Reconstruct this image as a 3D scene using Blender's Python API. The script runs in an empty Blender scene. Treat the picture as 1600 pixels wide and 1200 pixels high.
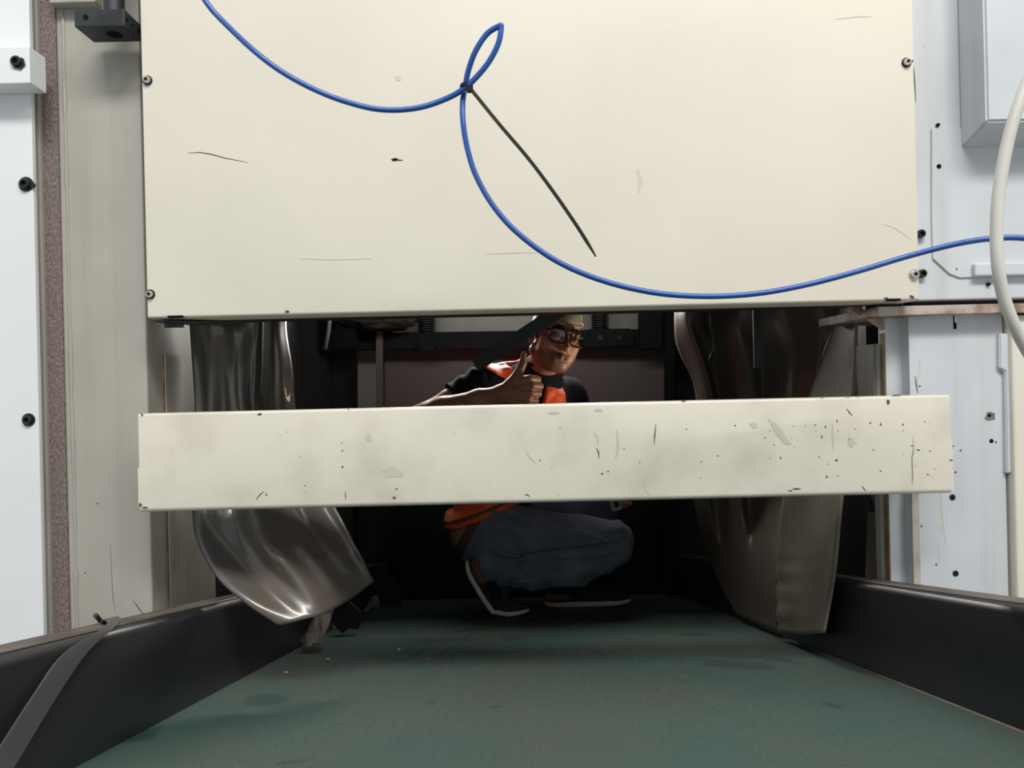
import bpy, bmesh, math, random
import numpy as np
from mathutils import Vector, Matrix
random.seed(7)
S = bpy.context.scene
COL = S.collection
H = 1.35                      # height of the camera above the floor
TH = math.radians(1.35)       # roll of the camera
c_, s_ = math.cos(TH), math.sin(TH)
F = 1200.0

# ------------------------------------------------------------------ camera, world, lights
cam = bpy.data.cameras.new('camera'); cam.sensor_width = 36; cam.lens = 27; cam.clip_start = .02
cam_o = bpy.data.objects.new('camera', cam); COL.objects.link(cam_o)
cam_o.matrix_world = Matrix(((c_, s_, 0, 0), (0, 0, -1, 0), (-s_, c_, 0, H), (0, 0, 0, 1)))
S.camera = cam_o
w = bpy.data.worlds.new('world'); S.world = w; w.use_nodes = True
w.node_tree.nodes['Background'].inputs[0].default_value = (.90, .95, 1, 1)
w.node_tree.nodes['Background'].inputs[1].default_value = .55
def area(name, loc, target, size, power, color, sy=None, spread=180):
    l = bpy.data.lights.new(name, 'AREA'); l.energy = power; l.color = color; l.size = size
    if sy: l.shape = 'RECTANGLE'; l.size_y = sy
    l.spread = math.radians(spread)
    o = bpy.data.objects.new(name, l); COL.objects.link(o); o.location = loc
    o.rotation_euler = (Vector(target)-Vector(loc)).to_track_quat('-Z', 'Y').to_euler()
    return o
area('hall_light', (.45, -2.3, H+4.4), (0, 1.5, H-.2), 3.2, 255, (1, .985, .95), .9)
area('hall_light_far', (1.6, -.8, H+2.4), (.3, 1.4, H), .8, 22, (1, .93, .8), .8)
area('machine_light', (.0, 3.08, H+.385), (.0, 2.50, H+.12), .9, 5.0, (1, .96, .90), .10, 85)
area('torch_light', (.55, 2.50, H-.12), (.10, 2.50, H+.10), .05, .42, (1, .80, .56), .05, 90)
area('back_wall_fill', (.0, 2.72, H+.405), (.0, 3.30, H+.10), 1.1, 2.2, (1, .97, .92), .08, 170)  # added fill to brighten the back panels, not a lamp of the machine
S.view_settings.view_transform = 'Standard'; S.view_settings.look = 'None'
S.view_settings.gamma = 1; S.view_settings.use_curve_mapping = False
S.view_settings.exposure = 0.0

# ------------------------------------------------------------------ helpers
def P(px, py, Y):
    u, v = (px-800)/F, (600-py)/F
    return Vector(((u*c_+v*s_)*Y, Y, H+(-u*s_+v*c_)*Y))
def V(*a): return Vector(a)

def srgb(r, g, b):
    return tuple(((x/255+.055)/1.055)**2.4 if x > 10 else x/255/12.92 for x in (r, g, b))

def mat(name, col, rough=.5, metal=0., col2=None, nscale=6., ndetail=6., nlo=.4, nhi=.65, stretch=(1, 1, 1),
        spots=None, bump=0., bscale=60., coat=0., spec=.5, transmission=0., wave=None, sheen=0., attr=None, streak=None):
    m = bpy.data.materials.new(name); m.use_nodes = True
    nt = m.node_tree; N = nt.nodes; L = nt.links
    b = N['Principled BSDF']
    b.inputs['Roughness'].default_value = rough; b.inputs['Metallic'].default_value = metal
    b.inputs['Coat Weight'].default_value = coat; b.inputs['Specular IOR Level'].default_value = spec
    b.inputs['Transmission Weight'].default_value = transmission; b.inputs['Sheen Weight'].default_value = sheen
    b.inputs['Base Color'].default_value = (*col, 1)
    tc = N.new('ShaderNodeTexCoord'); mp = N.new('ShaderNodeMapping'); L.new(tc.outputs['Object'], mp.inputs[0])
    mp.inputs['Scale'].default_value = stretch
    def noise(sc, det=5., vec=mp.outputs[0]):
        n = N.new('ShaderNodeTexNoise'); n.inputs['Scale'].default_value = sc; n.inputs['Detail'].default_value = det
        L.new(vec, n.inputs[0]); return n
    def mapr(o, a, c, lo=0, hi=1):
        r = N.new('ShaderNodeMapRange'); L.new(o, r.inputs[0])
        for i, x in enumerate((a, c, lo, hi)): r.inputs[i+1].default_value = x
        return r.outputs[0]
    def mix(f, a, c):
        x = N.new('ShaderNodeMix'); x.data_type = 'RGBA'
        L.new(f, x.inputs[0])
        for i, q in ((6, a), (7, c)):
            if isinstance(q, tuple): x.inputs[i].default_value = (*q, 1)
            else: L.new(q, x.inputs[i])
        return x.outputs[2]
    cur = col
    if col2: cur = mix(mapr(noise(nscale, ndetail).outputs[0], nlo, nhi), cur, col2)
    if streak:   # (colour, scale, strength) vertical run-down dirt
        mp2 = N.new('ShaderNodeMapping'); L.new(tc.outputs['Object'], mp2.inputs[0]); mp2.inputs['Scale'].default_value = (1, 1, .05)
        cur = mix(mapr(noise(streak[1], 4, mp2.outputs[0]).outputs[0], .5, .75, 0, streak[2]), cur, streak[0])
    if spots:    # (colour, scale, threshold)
        cur = mix(mapr(noise(spots[1], 3, tc.outputs['Object']).outputs[0], spots[2], spots[2]+.03), cur, spots[0])
    if attr:
        a = N.new('ShaderNodeAttribute'); a.attribute_name = attr
        mm = N.new('ShaderNodeMix'); mm.data_type = 'RGBA'; mm.blend_type = 'MULTIPLY'; mm.inputs[0].default_value = 1
        if isinstance(cur, tuple): mm.inputs[6].default_value = (*cur, 1)
        else: L.new(cur, mm.inputs[6])
        L.new(a.outputs['Color'], mm.inputs[7]); cur = mm.outputs[2]
    if not isinstance(cur, tuple): L.new(cur, b.inputs['Base Color'])
    hgt = None
    if bump: hgt = noise(bscale, 4).outputs[0]
    if wave:
        wv = N.new('ShaderNodeTexWave'); wv.inputs['Scale'].default_value = wave[0]; wv.inputs['Distortion'].default_value = wave[1]
        wv.bands_direction = wave[2]; L.new(tc.outputs['Object'], wv.inputs[0]); hgt = wv.outputs[0]; bump = wave[3]
    if hgt is not None:
        bp = N.new('ShaderNodeBump'); bp.inputs['Strength'].default_value = bump; bp.inputs['Distance'].default_value = .004
        L.new(hgt, bp.inputs['Height']); L.new(bp.outputs[0], b.inputs['Normal'])
    return m

M = {}
M['cream'] = mat('cream_paint', (.765, .72, .61), .42, col2=(.72, .675, .57), nscale=2.5, spots=((.35, .30, .24), 45, .765), bump=.08, bscale=25)
M['cream_bar'] = mat('cream_paint_dirty', (.75, .705, .60), .45, col2=(.60, .555, .465), nscale=9, nlo=.47, nhi=.8, spots=((.22, .2, .17), 60, .74), bump=.1, bscale=30)
M['white'] = mat('white_paint', (.80, .82, .83), .45, col2=(.76, .78, .79), nscale=3, spots=((.5, .48, .46), 50, .78))
M['bluewhite'] = mat('pale_grey_paint', (.60, .63, .66), .45, col2=(.54, .57, .60), nscale=5, spots=((.16, .15, .14), 38, .755), streak=((.42, .42, .4), 14, .5))
M['beige'] = mat('beige_frame_paint', (.43, .41, .36), .5, col2=(.37, .35, .30), nscale=4, spots=((.2, .18, .15), 60, .76), streak=((.27, .25, .2), 12, .55), bump=.08, bscale=30)
M['rust'] = mat('rusty_primer', (.15, .105, .092), .8, col2=(.27, .23, .22), nscale=330, nlo=.42, nhi=.66, bump=.6, bscale=120, stretch=(1, 1, .5))
M['rustledge'] = mat('rusty_plate', (.48, .42, .37), .7, col2=(.24, .13, .08), nscale=14, nlo=.45, nhi=.62, bump=.4, bscale=60, stretch=(1, 1, 1))
M['brown'] = mat('brown_stain', (.30, .21, .12), .7, col2=(.20, .13, .07), nscale=30)
M['ruststreak'] = mat('rust_streak', (.36, .23, .10), .8, col2=(.2, .1, .04), nscale=40)
M['black'] = mat('black_paint', (.006, .007, .009), .75, spec=.25, col2=(.009, .009, .010), nscale=8)
M['rail'] = mat('black_rail', (.016, .018, .022), .36, col2=(.028, .028, .03), nscale=6, bump=.05, bscale=40, stretch=(1, .3, 1))
M['raillip'] = mat('worn_rail_edge', (.14, .105, .08), .5, col2=(.05, .045, .04), nscale=30, stretch=(1, .2, 1))
M['steel'] = mat('dark_blackened_steel', (.055, .06, .065), .45, metal=.5, col2=(.035, .04, .045), nscale=20)
M['boltblack'] = mat('black_bolt', (.04, .04, .042), .35, metal=.6)
M['boltchrome'] = mat('zinc_bolt', (.62, .62, .60), .3, metal=.9)
M['hole'] = mat('dark_hole', (.008, .008, .008), .9, spec=.1)
M['belt'] = mat('green_belt', (.056, .118, .098), .62, col2=(.084, .112, .090), nscale=4, nlo=.42, nhi=.66, stretch=(1, .7, 1), spots=((.024, .070, .058), 4.5, .64), wave=(80, .8, 'X', .8))
M['pvc'] = mat('dirty_pvc', (.16, .15, .14), .31, metal=.35, col2=(.17, .13, .10), nscale=7, nlo=.45, nhi=.7, bump=.12, bscale=20, coat=.25, stretch=(1, 1, .3))
M['pvcdark'] = mat('dark_pvc', (.17, .14, .12), .42, metal=.25, col2=(.19, .15, .125), nscale=5, bump=.1, bscale=20, stretch=(1, 1, .3), coat=.1)
M['pvcolive'] = mat('olive_pvc', (.15, .135, .105), .5, col2=(.20, .18, .13), nscale=6, bump=.2, bscale=40)
M['rubber'] = mat('torn_rubber', (.30, .26, .22), .6, col2=(.06, .05, .045), nscale=20, stretch=(4, 4, 1))
M['blackrubber'] = mat('black_rubber', (.008, .009, .011), .6)
M['blue'] = mat('blue_tube', (.012, .085, .36), .32, coat=.3)
M['tie'] = mat('black_nylon', (.010, .010, .010), .6, spec=.2)
M['hose'] = mat('milky_hose', (.66, .65, .60), .35, col2=(.58, .56, .50), nscale=6, coat=.2)
M['strap'] = mat('grey_strap', (.095, .095, .10), .6, col2=(.08, .08, .085), nscale=10)
M['pink'] = mat('brown_pink_panel', (.165, .135, .13), .6, col2=(.14, .115, .11), nscale=2)
M['grey'] = mat('grey_panel', (.42, .41, .38), .5, col2=(.33, .32, .29), nscale=6)
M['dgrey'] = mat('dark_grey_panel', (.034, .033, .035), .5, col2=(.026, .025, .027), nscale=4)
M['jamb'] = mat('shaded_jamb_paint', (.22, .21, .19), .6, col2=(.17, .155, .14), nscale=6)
M['strutpaint'] = mat('dark_strut_paint', (.022, .025, .029), .55)
M['stain'] = mat('greasy_stain', (.50, .48, .42), .7, col2=(.30, .23, .14), nscale=16, nlo=.45, nhi=.7)
M['glossblack'] = mat('glossy_black_sheet', (.006, .007, .009), .22, bump=.2, bscale=6)
M['grime'] = mat('greasy_casting', (.03, .027, .027), .7, col2=(.06, .055, .05), nscale=30, bump=.6, bscale=40)
M['scratch'] = mat('bare_scratch', (.085, .065, .05), .7)
M['smudge'] = mat('grey_smudge', (.60, .565, .475), .6)
M['concrete'] = mat('concrete', (.35, .35, .34), .8, col2=(.28, .28, .27), nscale=3)
M['skin'] = mat('skin', (.52, .245, .165), .48, col2=(.45, .20, .135), nscale=25, attr='tone', bump=.15, bscale=120)
M['navy'] = mat('navy_cotton', (.009, .012, .020), .9, spec=.2, sheen=.03, bump=.15, bscale=200)
M['orange'] = mat('orange_polyester', (.95, .125, .03), .55, col2=(.88, .10, .024), nscale=10, sheen=.2)
M['vesttrim'] = mat('dark_vest_tape', (.13, .055, .035), .6)
M['jeans'] = mat('blue_denim', (.115, .145, .195), .85, col2=(.19, .225, .28), nscale=9, nlo=.42, nhi=.7, sheen=.15, bump=.5, bscale=350)
M['seam'] = mat('denim_seam', (.22, .27, .33), .85)
M['leather'] = mat('brown_leather', (.12, .055, .028), .55)
M['sole'] = mat('white_rubber_sole', (.72, .67, .60), .6, col2=(.58, .53, .47), nscale=40)
M['shoe'] = mat('navy_suede', (.018, .023, .034), .85)
M['cap'] = mat('cream_knit_cap', (.52, .45, .34), .85, wave=(70, 0, 'Z', .2), sheen=.3)
M['hair'] = mat('dark_hair', (.018, .012, .009), .6)
M['frame'] = mat('black_acetate', (.008, .008, .009), .2)
M['eye'] = mat('eye_white', (.55, .5, .46), .25)
M['iris'] = mat('iris_brown', (.02, .012, .008), .2)
M['crumb'] = mat('white_crumb', (.7, .68, .62), .7)
M['phone'] = mat('grey_phone', (.34, .33, .31), .4)
M['cable'] = mat('blue_grey_cable', (.10, .12, .16), .5)
def glass():
    m = bpy.data.materials.new('spectacle_glass'); m.use_nodes = True; N = m.node_tree.nodes; L = m.node_tree.links
    N.remove(N['Principled BSDF']); t = N.new('ShaderNodeBsdfTransparent'); g = N.new('ShaderNodeBsdfGlossy'); x = N.new('ShaderNodeMixShader')
    fr = N.new('ShaderNodeFresnel'); fr.inputs[0].default_value = 1.5
    g.inputs['Roughness'].default_value = .03; t.inputs[0].default_value = (.85, .85, .85, 1)
    x.inputs[0].default_value = .07; L.new(t.outputs[0], x.inputs[1]); L.new(g.outputs[0], x.inputs[2]); L.new(x.outputs[0], N['Material Output'].inputs[0])
    return m
M['glass'] = glass()

def wloc(o):
    v = Vector((0, 0, 0))
    while o: v += o.location; o = o.parent
    return v
def mk(name, geo, m, parent=None, smooth=False, label=None, cat=None, group=None, kind=None):
    vs, fs = geo
    if parent: org = wloc(parent)
    else:
        a = np.array([tuple(v) for v in vs]); org = Vector(((a[:, 0].min()+a[:, 0].max())/2, (a[:, 1].min()+a[:, 1].max())/2, a[:, 2].min()))
    me = bpy.data.meshes.new(name)
    me.from_pydata([tuple(Vector(v)-org) for v in vs], [], fs)
    me.materials.append(M[m]); 
    if smooth:
        me.polygons.foreach_set('use_smooth', [True]*len(me.polygons))
    o = bpy.data.objects.new(name, me); COL.objects.link(o)
    if parent: o.parent = parent
    else: o.location = org
    if smooth == 'auto': 
        me.set_sharp_from_angle(angle=math.radians(35))
    for k, v in (('label', label), ('category', cat), ('group', group), ('kind', kind)):
        if v: o[k] = v
    return o
def empty(name, loc, label, cat, group=None):
    o = bpy.data.objects.new(name, None); COL.objects.link(o); o.location = loc; o.empty_display_size = .05
    o['label'] = label; o['category'] = cat
    if group: o['group'] = group
    return o
def join(*gs):
    V_, F_ = [], []
    for vs, fs in gs:
        n = len(V_); V_ += [Vector(v) for v in vs]; F_ += [tuple(i+n for i in f) for f in fs]
    return V_, F_
def from_bm(bm):
    bmesh.ops.recalc_face_normals(bm, faces=bm.faces)
    bm.verts.ensure_lookup_table()
    for i, v in enumerate(bm.verts): v.index = i
    r = ([v.co.copy() for v in bm.verts], [tuple(v.index for v in f.verts) for f in bm.faces]); bm.free(); return r
def box(x0, x1, y0, y1, z0, z1, bev=0., seg=2):
    bm = bmesh.new(); bmesh.ops.create_cube(bm, size=1)
    for v in bm.verts:
        v.co = Vector((x0+(v.co.x+.5)*(x1-x0), y0+(v.co.y+.5)*(y1-y0), z0+(v.co.z+.5)*(z1-z0)))
    if bev: bmesh.ops.bevel(bm, geom=bm.edges[:], offset=bev, segments=seg, affect='EDGES', profile=.5)
    return from_bm(bm)
def prism(pts, d, bev=0.):          # polygon of 3-D points pushed along d
    bm = bmesh.new(); vs = [bm.verts.new(p) for p in pts]; f = bm.faces.new(vs)
    r = bmesh.ops.extrude_face_region(bm, geom=[f])
    bmesh.ops.translate(bm, vec=Vector(d), verts=[e for e in r['geom'] if isinstance(e, bmesh.types.BMVert)])
    if bev: bmesh.ops.bevel(bm, geom=bm.edges[:], offset=bev, segments=2, affect='EDGES')
    return from_bm(bm)
def pprism(pxs, Y, t, bev=0.): return prism([P(x, y, Y) for x, y in pxs], (0, t, 0), bev)
def catmull(pts, n=8):
    pts = [Vector(p) for p in pts]; out = []
    q = [pts[0]*2-pts[1]]+pts+[pts[-1]*2-pts[-2]]
    for i in range(1, len(q)-2):
        for k in range(n):
            t = k/n; a, b, c, d = q[i-1:i+3]
            out.append(.5*((2*b)+(c-a)*t+(2*a-5*b+4*c-d)*t*t+(3*b-a-3*c+d)*t**3))
    out.append(pts[-1]); return out
def tube(pts, r, seg=12, cap=True):
    rs = r if isinstance(r, (list, tuple)) else [r]*len(pts)
    vs, fs = [], []; up = None
    for i, p in enumerate(pts):
        t = (pts[min(i+1, len(pts)-1)]-pts[max(i-1, 0)]).normalized()
        if up is None: up = Vector((0, 1, 0)) if abs(t.y) < .9 else Vector((1, 0, 0))
        up = (up-t*up.dot(t)).normalized(); b = t.cross(up)
        for k in range(seg):
            a = 2*math.pi*k/seg; vs.append(p+(up*math.cos(a)+b*math.sin(a))*rs[i])
    for i in range(len(pts)-1):
        for k in range(seg):
            k2 = (k+1) % seg; fs.append((i*seg+k, i*seg+k2, (i+1)*seg+k2, (i+1)*seg+k))
    if cap: fs.append(tuple(range(seg))[::-1]); fs.append(tuple((len(pts)-1)*seg+k for k in range(seg)))
    return vs, fs
def cyl(p, d, r, L, seg=24, r2=None):
    p = Vector(p); d = Vector(d).normalized(); return tube([p, p+d*L], [r, r if r2 is None else r2], seg)
def lathe(p, d, prof, seg=24):       # prof: (distance along d, radius)
    p = Vector(p); d = Vector(d).normalized()
    a = d.orthogonal().normalized(); b = d.cross(a); vs, fs = [], []
    for (h, r) in prof:
        for k in range(seg):
            t = 2*math.pi*k/seg; vs.append(p+d*h+(a*math.cos(t)+b*math.sin(t))*max(r, 1e-5))
    for i in range(len(prof)-1):
        for k in range(seg): k2 = (k+1) % seg; fs.append((i*seg+k, i*seg+k2, (i+1)*seg+k2, (i+1)*seg+k))
    fs.append(tuple(range(seg))[::-1]); fs.append(tuple((len(prof)-1)*seg+k for k in range(seg)))
    return vs, fs
def sheet(grid, th, nu=10, nv=8, disp=None):      # grid of rows of points -> smooth sheet of real thickness
    rows = [catmull(r, nu) for r in grid]
    cols = list(zip(*rows)); cols = [catmull(list(c), nv) for c in cols]
    G = list(zip(*cols)); nr, nc = len(G), len(G[0])
    G = [[Vector(p) for p in r] for r in G]
    if disp:
        for i in range(nr):
            for j in range(nc): G[i][j] = G[i][j]+disp(i/(nr-1), j/(nc-1))
    vs = [p for r in G for p in r]; nn = []
    for i in range(nr):
        for j in range(nc):
            du = G[i][min(j+1, nc-1)]-G[i][max(j-1, 0)]; dv = G[min(i+1, nr-1)][j]-G[max(i-1, 0)][j]
            nn.append(du.cross(dv).normalized())
    b = [v+n*th for v, n in zip(vs, nn)]; n = len(vs); fs = []
    for i in range(nr-1):
        for j in range(nc-1):
            q = (i*nc+j, i*nc+j+1, (i+1)*nc+j+1, (i+1)*nc+j); fs.append(q); fs.append(tuple(k+n for k in q[::-1]))
    edge = [j for j in range(nc)]+[i*nc+nc-1 for i in range(1, nr)]+[(nr-1)*nc+j for j in range(nc-2, -1, -1)]+[i*nc for i in range(nr-2, 0, -1)]
    for a, c in zip(edge, edge[1:]+edge[:1]): fs.append((c, a, a+n, c+n))
    return vs+b, fs

def bolt(p, parent=None, R=.0075, head='boltblack', washer=True, wcol='boltblack', L=.008, out=(0, -1, 0), label=None, top=None):
    """socket cap bolt standing out of a face along 'out'"""
    p = Vector(p); d = Vector(out)
    prof = [(-.004, R*.9), (0, R), (L*.8, R), (L, R*.86), (L, R*.52), (L*.45, R*.50), (L*.45, 0)]
    b = mk('bolt', lathe(p, d, prof, 24), head, parent, 'auto', label)
    if washer:
        mk('washer', lathe(p, d, [(-.001, R*.95), (-.001, R*1.42), (.0015, R*1.42), (.0015, R*.99)], 28), wcol, b, 'auto')
    mk('socket', lathe(p+d*(L*.45), d, [(0, R*.48), (.0006, R*.46)], 6), 'hole', b)
    return b
def hole(pxy, Y, R, parent, m='hole'):
    return mk('hole', lathe(P(*pxy, Y)+V(0, -.0006, 0), (0, 1, 0), [(0, R), (.004, R*.95), (.004, 0)], 20), m, parent)

def ribbon(pxs, Y, w0, w1=None, t=.0006):    # thin scratch lying on a face, widths in px
    ps = [P(x, y, Y) for x, y in pxs]; n = len(ps); w1 = w0 if w1 is None else w1; vs, fs = [], []
    for i, p in enumerate(ps):
        d = (ps[min(i+1, n-1)]-ps[max(i-1, 0)]).normalized(); nn = Vector((-d.z, 0, d.x))
        s = math.sin(math.pi*(i+.35)/(n-.3)); h = (w0+(w1-w0)*i/(n-1))*Y/F/2*max(.25, s)
        vs += [p+nn*h, p-nn*h]
    fs = [(2*i, 2*i+1, 2*i+3, 2*i+2) for i in range(n-1)]
    m_ = len(vs); vs2 = vs+[v+Vector((0, t, 0)) for v in vs]
    return vs2, fs+[tuple(k+m_ for k in f[::-1]) for f in fs]
def chip(x, y, rx, ry, Y, seed=0):
    r = random.Random(seed*91+int(x)*7+int(y)); n = 9; pts = []
    for k in range(n):
        a = 2*math.pi*k/n; q = r.uniform(.55, 1.1); pts.append((x+rx*q*math.cos(a), y+ry*q*math.sin(a)))
    vs = [P(a, b, Y) for a, b in pts]+[P(a, b, Y+.0008) for a, b in pts]
    return vs, [tuple(range(n)), tuple(range(2*n-1, n-1, -1))]

# ------------------------------------------------------------------ setting
BA, BB = .28, .193                       # belt plane: z = H - (BA + BB*y)
def bz(y): return H-(BA+BB*y)
XL, XR = -.555, .662
fl = mk('floor', box(-4, 4, -4, 6, -.05, 0), 'concrete', kind='structure')
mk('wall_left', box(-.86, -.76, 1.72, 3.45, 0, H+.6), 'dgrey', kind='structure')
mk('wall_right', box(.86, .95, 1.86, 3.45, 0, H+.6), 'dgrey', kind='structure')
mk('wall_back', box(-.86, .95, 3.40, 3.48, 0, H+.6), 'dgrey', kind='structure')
mk('top_light_block', box(-.86, .95, 1.50, 3.48, H+.42, H+.6), 'dgrey', kind='structure')  # unseen lid added over the tunnel to block light from above
mk('front_light_block', box(-.68, .69, 1.47, 1.53, H+.135, H+1.4), 'dgrey', kind='structure')  # hidden header behind the cover, added so no light leaks in above

# ------------------------------------------------------------------ left side of the machine
YC = 1.45
fc = empty('frame_column', (-.77, YC, 0), 'tall beige machine column left of the opening with run-down dirt and a brown rusty strip', 'machine column')
xl, xr_ = P(100, 600, YC).x, P(230, 600, YC).x
mk('column_shell', box(xl, xr_, YC, 1.76, 0, H+1.3, .004), 'beige', fc)
zs = [H-.5+i*.02 for i in range(90)]
xw = P(112, 600, YC).x
mk('weld_seam', tube([Vector((xw+random.uniform(-.0008, .0008), YC, z)) for z in zs], [.0035+random.uniform(-.0012, .0008) for _ in zs], 8), 'beige', fc, True)
mk('flange', box(P(57, 600, YC).x-.02, P(77, 600, YC).x, YC-.012, 1.6, 0, H+1.3, .002), 'beige', fc)
mk('rusty_strip', box(P(76.5, 600, YC).x, P(98, 600, YC).x+.004, YC-.003, 1.6, 0, H+1.3), 'rust', fc, label='strip of brown rusty primer')
# rust run along the inner seam of the column
mk('rust_streak', box(xr_-.001, xr_+.0012, 1.515, 1.521, 0, H+.075), 'ruststreak', fc)
mk('seam', box(xr_-.001, xr_+.0035, 1.521, 1.60, 0, H+.075), 'beige', fc)
g = join(ribbon([(208, 938), (217, 951), (231, 967)], YC-.0004, 1.6), ribbon([(172, 850), (176, 930), (180, 958)], YC-.0004, .8), chip(152, 787, 1.5, 1.5, YC-.0004), chip(133, 895, 2.2, 1, YC-.0004))
mk('scratches', g, 'scratch', fc, kind='stuff')

YW = 1.41
wp = empty('side_cover', (-1.1, YW, H-.6), 'white painted side cover with black bolts at the far left', 'machine cover')
xe = P(59, 600, YW).x
mk('panel_sheet', box(-1.6, xe, YW, YW+.012, H-.62, H+1.2, .002), 'white', wp)
mk('block', box(-1.2, P(46, 100, YW-.05).x, YW-.05, YW-.0005, P(40, 130, YW-.05).z, P(40, 72, YW-.05).z, .002), 'white', wp, label='raised white rectangular block with a bolt')
bolt(P(27, 97, YW-.05), wp, .0095, washer=False, L=.007)
mk('nut', lathe(P(30, 99, YW-.051), (0, -1, 0), [(0, .0115), (.002, .0115)], 6), 'boltblack', wp)
bolt(P(41, 288, YW), wp, .0095, L=.009)
bolt(P(45, 656, YW), wp, .0085, L=.008)
mk('stud', cyl(P(52, 290, YW), (0, -1, 0), .005, .004), 'boltblack', wp)

# block on a rod hanging at the top left
cb = empty('clamp_block', P(165, 60, 1.388), 'dark grey steel clamp block with drilled holes hanging from a rod at top left', 'clamp')
y0, y1 = 1.355, 1.418
def CB(px, py): return P(px, py, y0)
zt, zb = CB(116, 15).z, CB(116, 42).z
bx0, bx1 = CB(116, 30).x, CB(194, 30).x
gb = box(bx0, bx1, y0, y1, zb, zt, .0015)
mk('block', gb, 'steel', cb)
mk('rod', cyl((P(178, 5, 1.388).x, 1.388, zt-.002), (0, 0, 1), .0175, .5), 'steel', cb, 'auto')
mk('bore', lathe((P(179, 54, 1.388).x, 1.388, zb-.0006), (0, 0, 1), [(0, .0135), (.003, .0130), (.003, 0)], 24), 'hole', cb)
mk('hole', lathe(CB(134, 27)+V(0, -.0006, 0), (0, 1, 0), [(0, .0048), (.003, .0045)], 16), 'hole', cb)
zm = (zt+zb)/2
for yy, rr in ((1.365, .0045), (1.386, .0025), (1.407, .0045)):
    mk('hole', lathe((bx1+.0006, yy, zm), (-1, 0, 0), [(0, rr), (.003, rr*.9)], 16), 'hole', cb)
mk('mounting_plate', box(P(89, 5, YC).x, P(160, 5, YC).x, YC-.025, YC-.0005, P(120, 14, YC).z, H+1.0, .002), 'beige', None, label='beige plate edge at the top of the column above the dark clamp block', cat='plate')

# ------------------------------------------------------------------ big front cover
YP = 1.38
fp = empty('front_cover', (0.04, YP, H+.1), 'large smooth cream sheet metal cover above the opening, with bolts at its corners', 'machine cover')
zpb = P(230, 497, YP).z; pxl = P(226.5, 300, YP).x; pxr = P(1432, 300, YP).x
# sheet bent round at the bottom edge: profile extruded in x
def profile_x(prof, x0, x1):
    n = len(prof); vs = [Vector((x0, y, z)) for y, z in prof]+[Vector((x1, y, z)) for y, z in prof]
    fs = [(i, (i+1) % n, n+(i+1) % n, n+i) for i in range(n)]+[tuple(range(n))[::-1], tuple(range(n, 2*n))]
    return vs, fs
def arc(cy, cz, r, a0, a1, n=6): return [(cy+r*math.cos(math.radians(a0+(a1-a0)*i/n)), cz+r*math.sin(math.radians(a0+(a1-a0)*i/n))) for i in range(n+1)]
R_ = .0045
outer = [(YP, H+1.3)]+arc(YP+R_, zpb+R_, R_, 180, 270)+[(YP+.075, zpb)]
inner = [(YP+.075, zpb+.002)]+arc(YP+R_, zpb+R_, R_-.002, 270, 180)+[(YP+.002, H+1.3)]
mk('cover_sheet', profile_x(outer+inner, pxl, pxr), 'cream', fp, 'auto')
mk('side_flange', box(pxl, pxl+.002, YP+.004, YP+.07, zpb+.004, H+1.3), 'cream', fp)
mk('side_flange', box(pxr-.002, pxr, YP+.004, YP+.07, zpb+.004, H+1.3), 'cream', fp)
mk('slot', box(P(262, 495, YP).x, P(286, 495, YP).x, YP-.0007, YP+.012, zpb-.0006, zpb+.0035), 'hole', fp)
mk('slot', box(P(1385, 467, YP).x, P(1407, 467, YP).x, YP-.0007, YP+.012, zpb-.0006, zpb+.0035), 'hole', fp)
bolt(P(229, 126, YP)+V(.002, 0, 0), fp, .0062, head='boltchrome', label='bright socket bolt in a black washer')
bolt(P(235, 460, YP), fp, .0062, head='boltchrome', label='bright socket bolt in a black washer')
bolt(P(1416, 98, YP), fp, .0062, head='boltchrome', label='bright socket bolt in a black washer')
bolt(P(1428, 429, YP), fp, .0068, head='boltchrome', wcol='boltchrome', label='bright zinc socket bolt')
YS = YP-.0005
g = join(ribbon([(294, 239), (312, 238), (330, 241), (352, 247), (388, 254)], YS, 1.5),
         chip(620, 250, 11, 2.2, YS), chip(616, 249, 6, 2.5, YS, 3), chip(448, 487, 4, 3, YS), chip(1384, 466, 5, 2, YS), chip(1425, 464, 4, 3.5, YS),
         chip(1425, 95, 2, 3, YS), ribbon([(1428, 105), (1429, 125), (1431, 160)], YS, 2), ribbon([(710, 486), (713, 487), (718, 486)], YS, 2))
mk('scratches', g, 'scratch', fp, kind='stuff')
g = join(ribbon([(470, 404), (520, 406), (580, 404)], YS, 1.2), ribbon([(760, 397), (800, 395), (840, 395)], YS, 1.2), ribbon([(1305, 30), (1340, 26), (1362, 26)], YS, 1.5),
         ribbon([(1380, 350), (1400, 357), (1425, 375)], YS, 1.3), chip(622, 122, 5, 5, YS), ribbon([(996, 265), (1001, 282), (998, 300)], YS, 6))
mk('smudges', g, 'smudge', fp, kind='stuff')

# bracket plate under the left end of the cover
br = empty('corner_bracket', P(270, 500, 1.43), 'dark folded bracket under the left end of the cream cover', 'bracket')
mk('plate', prism([V(pxl+.006, 1.384, zpb-.003), V(pxl+.125, 1.47, zpb-.003), V(pxl+.05, 1.49, zpb-.003), V(pxl+.006, 1.45, zpb-.003)], (0, 0, -.003)), 'steel', br)
mk('lug', box(P(257, 510, 1.43).x, P(286, 510, 1.43).x, 1.43, 1.434, P(270, 512, 1.43).z, zpb-.003), 'steel', br)

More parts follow.
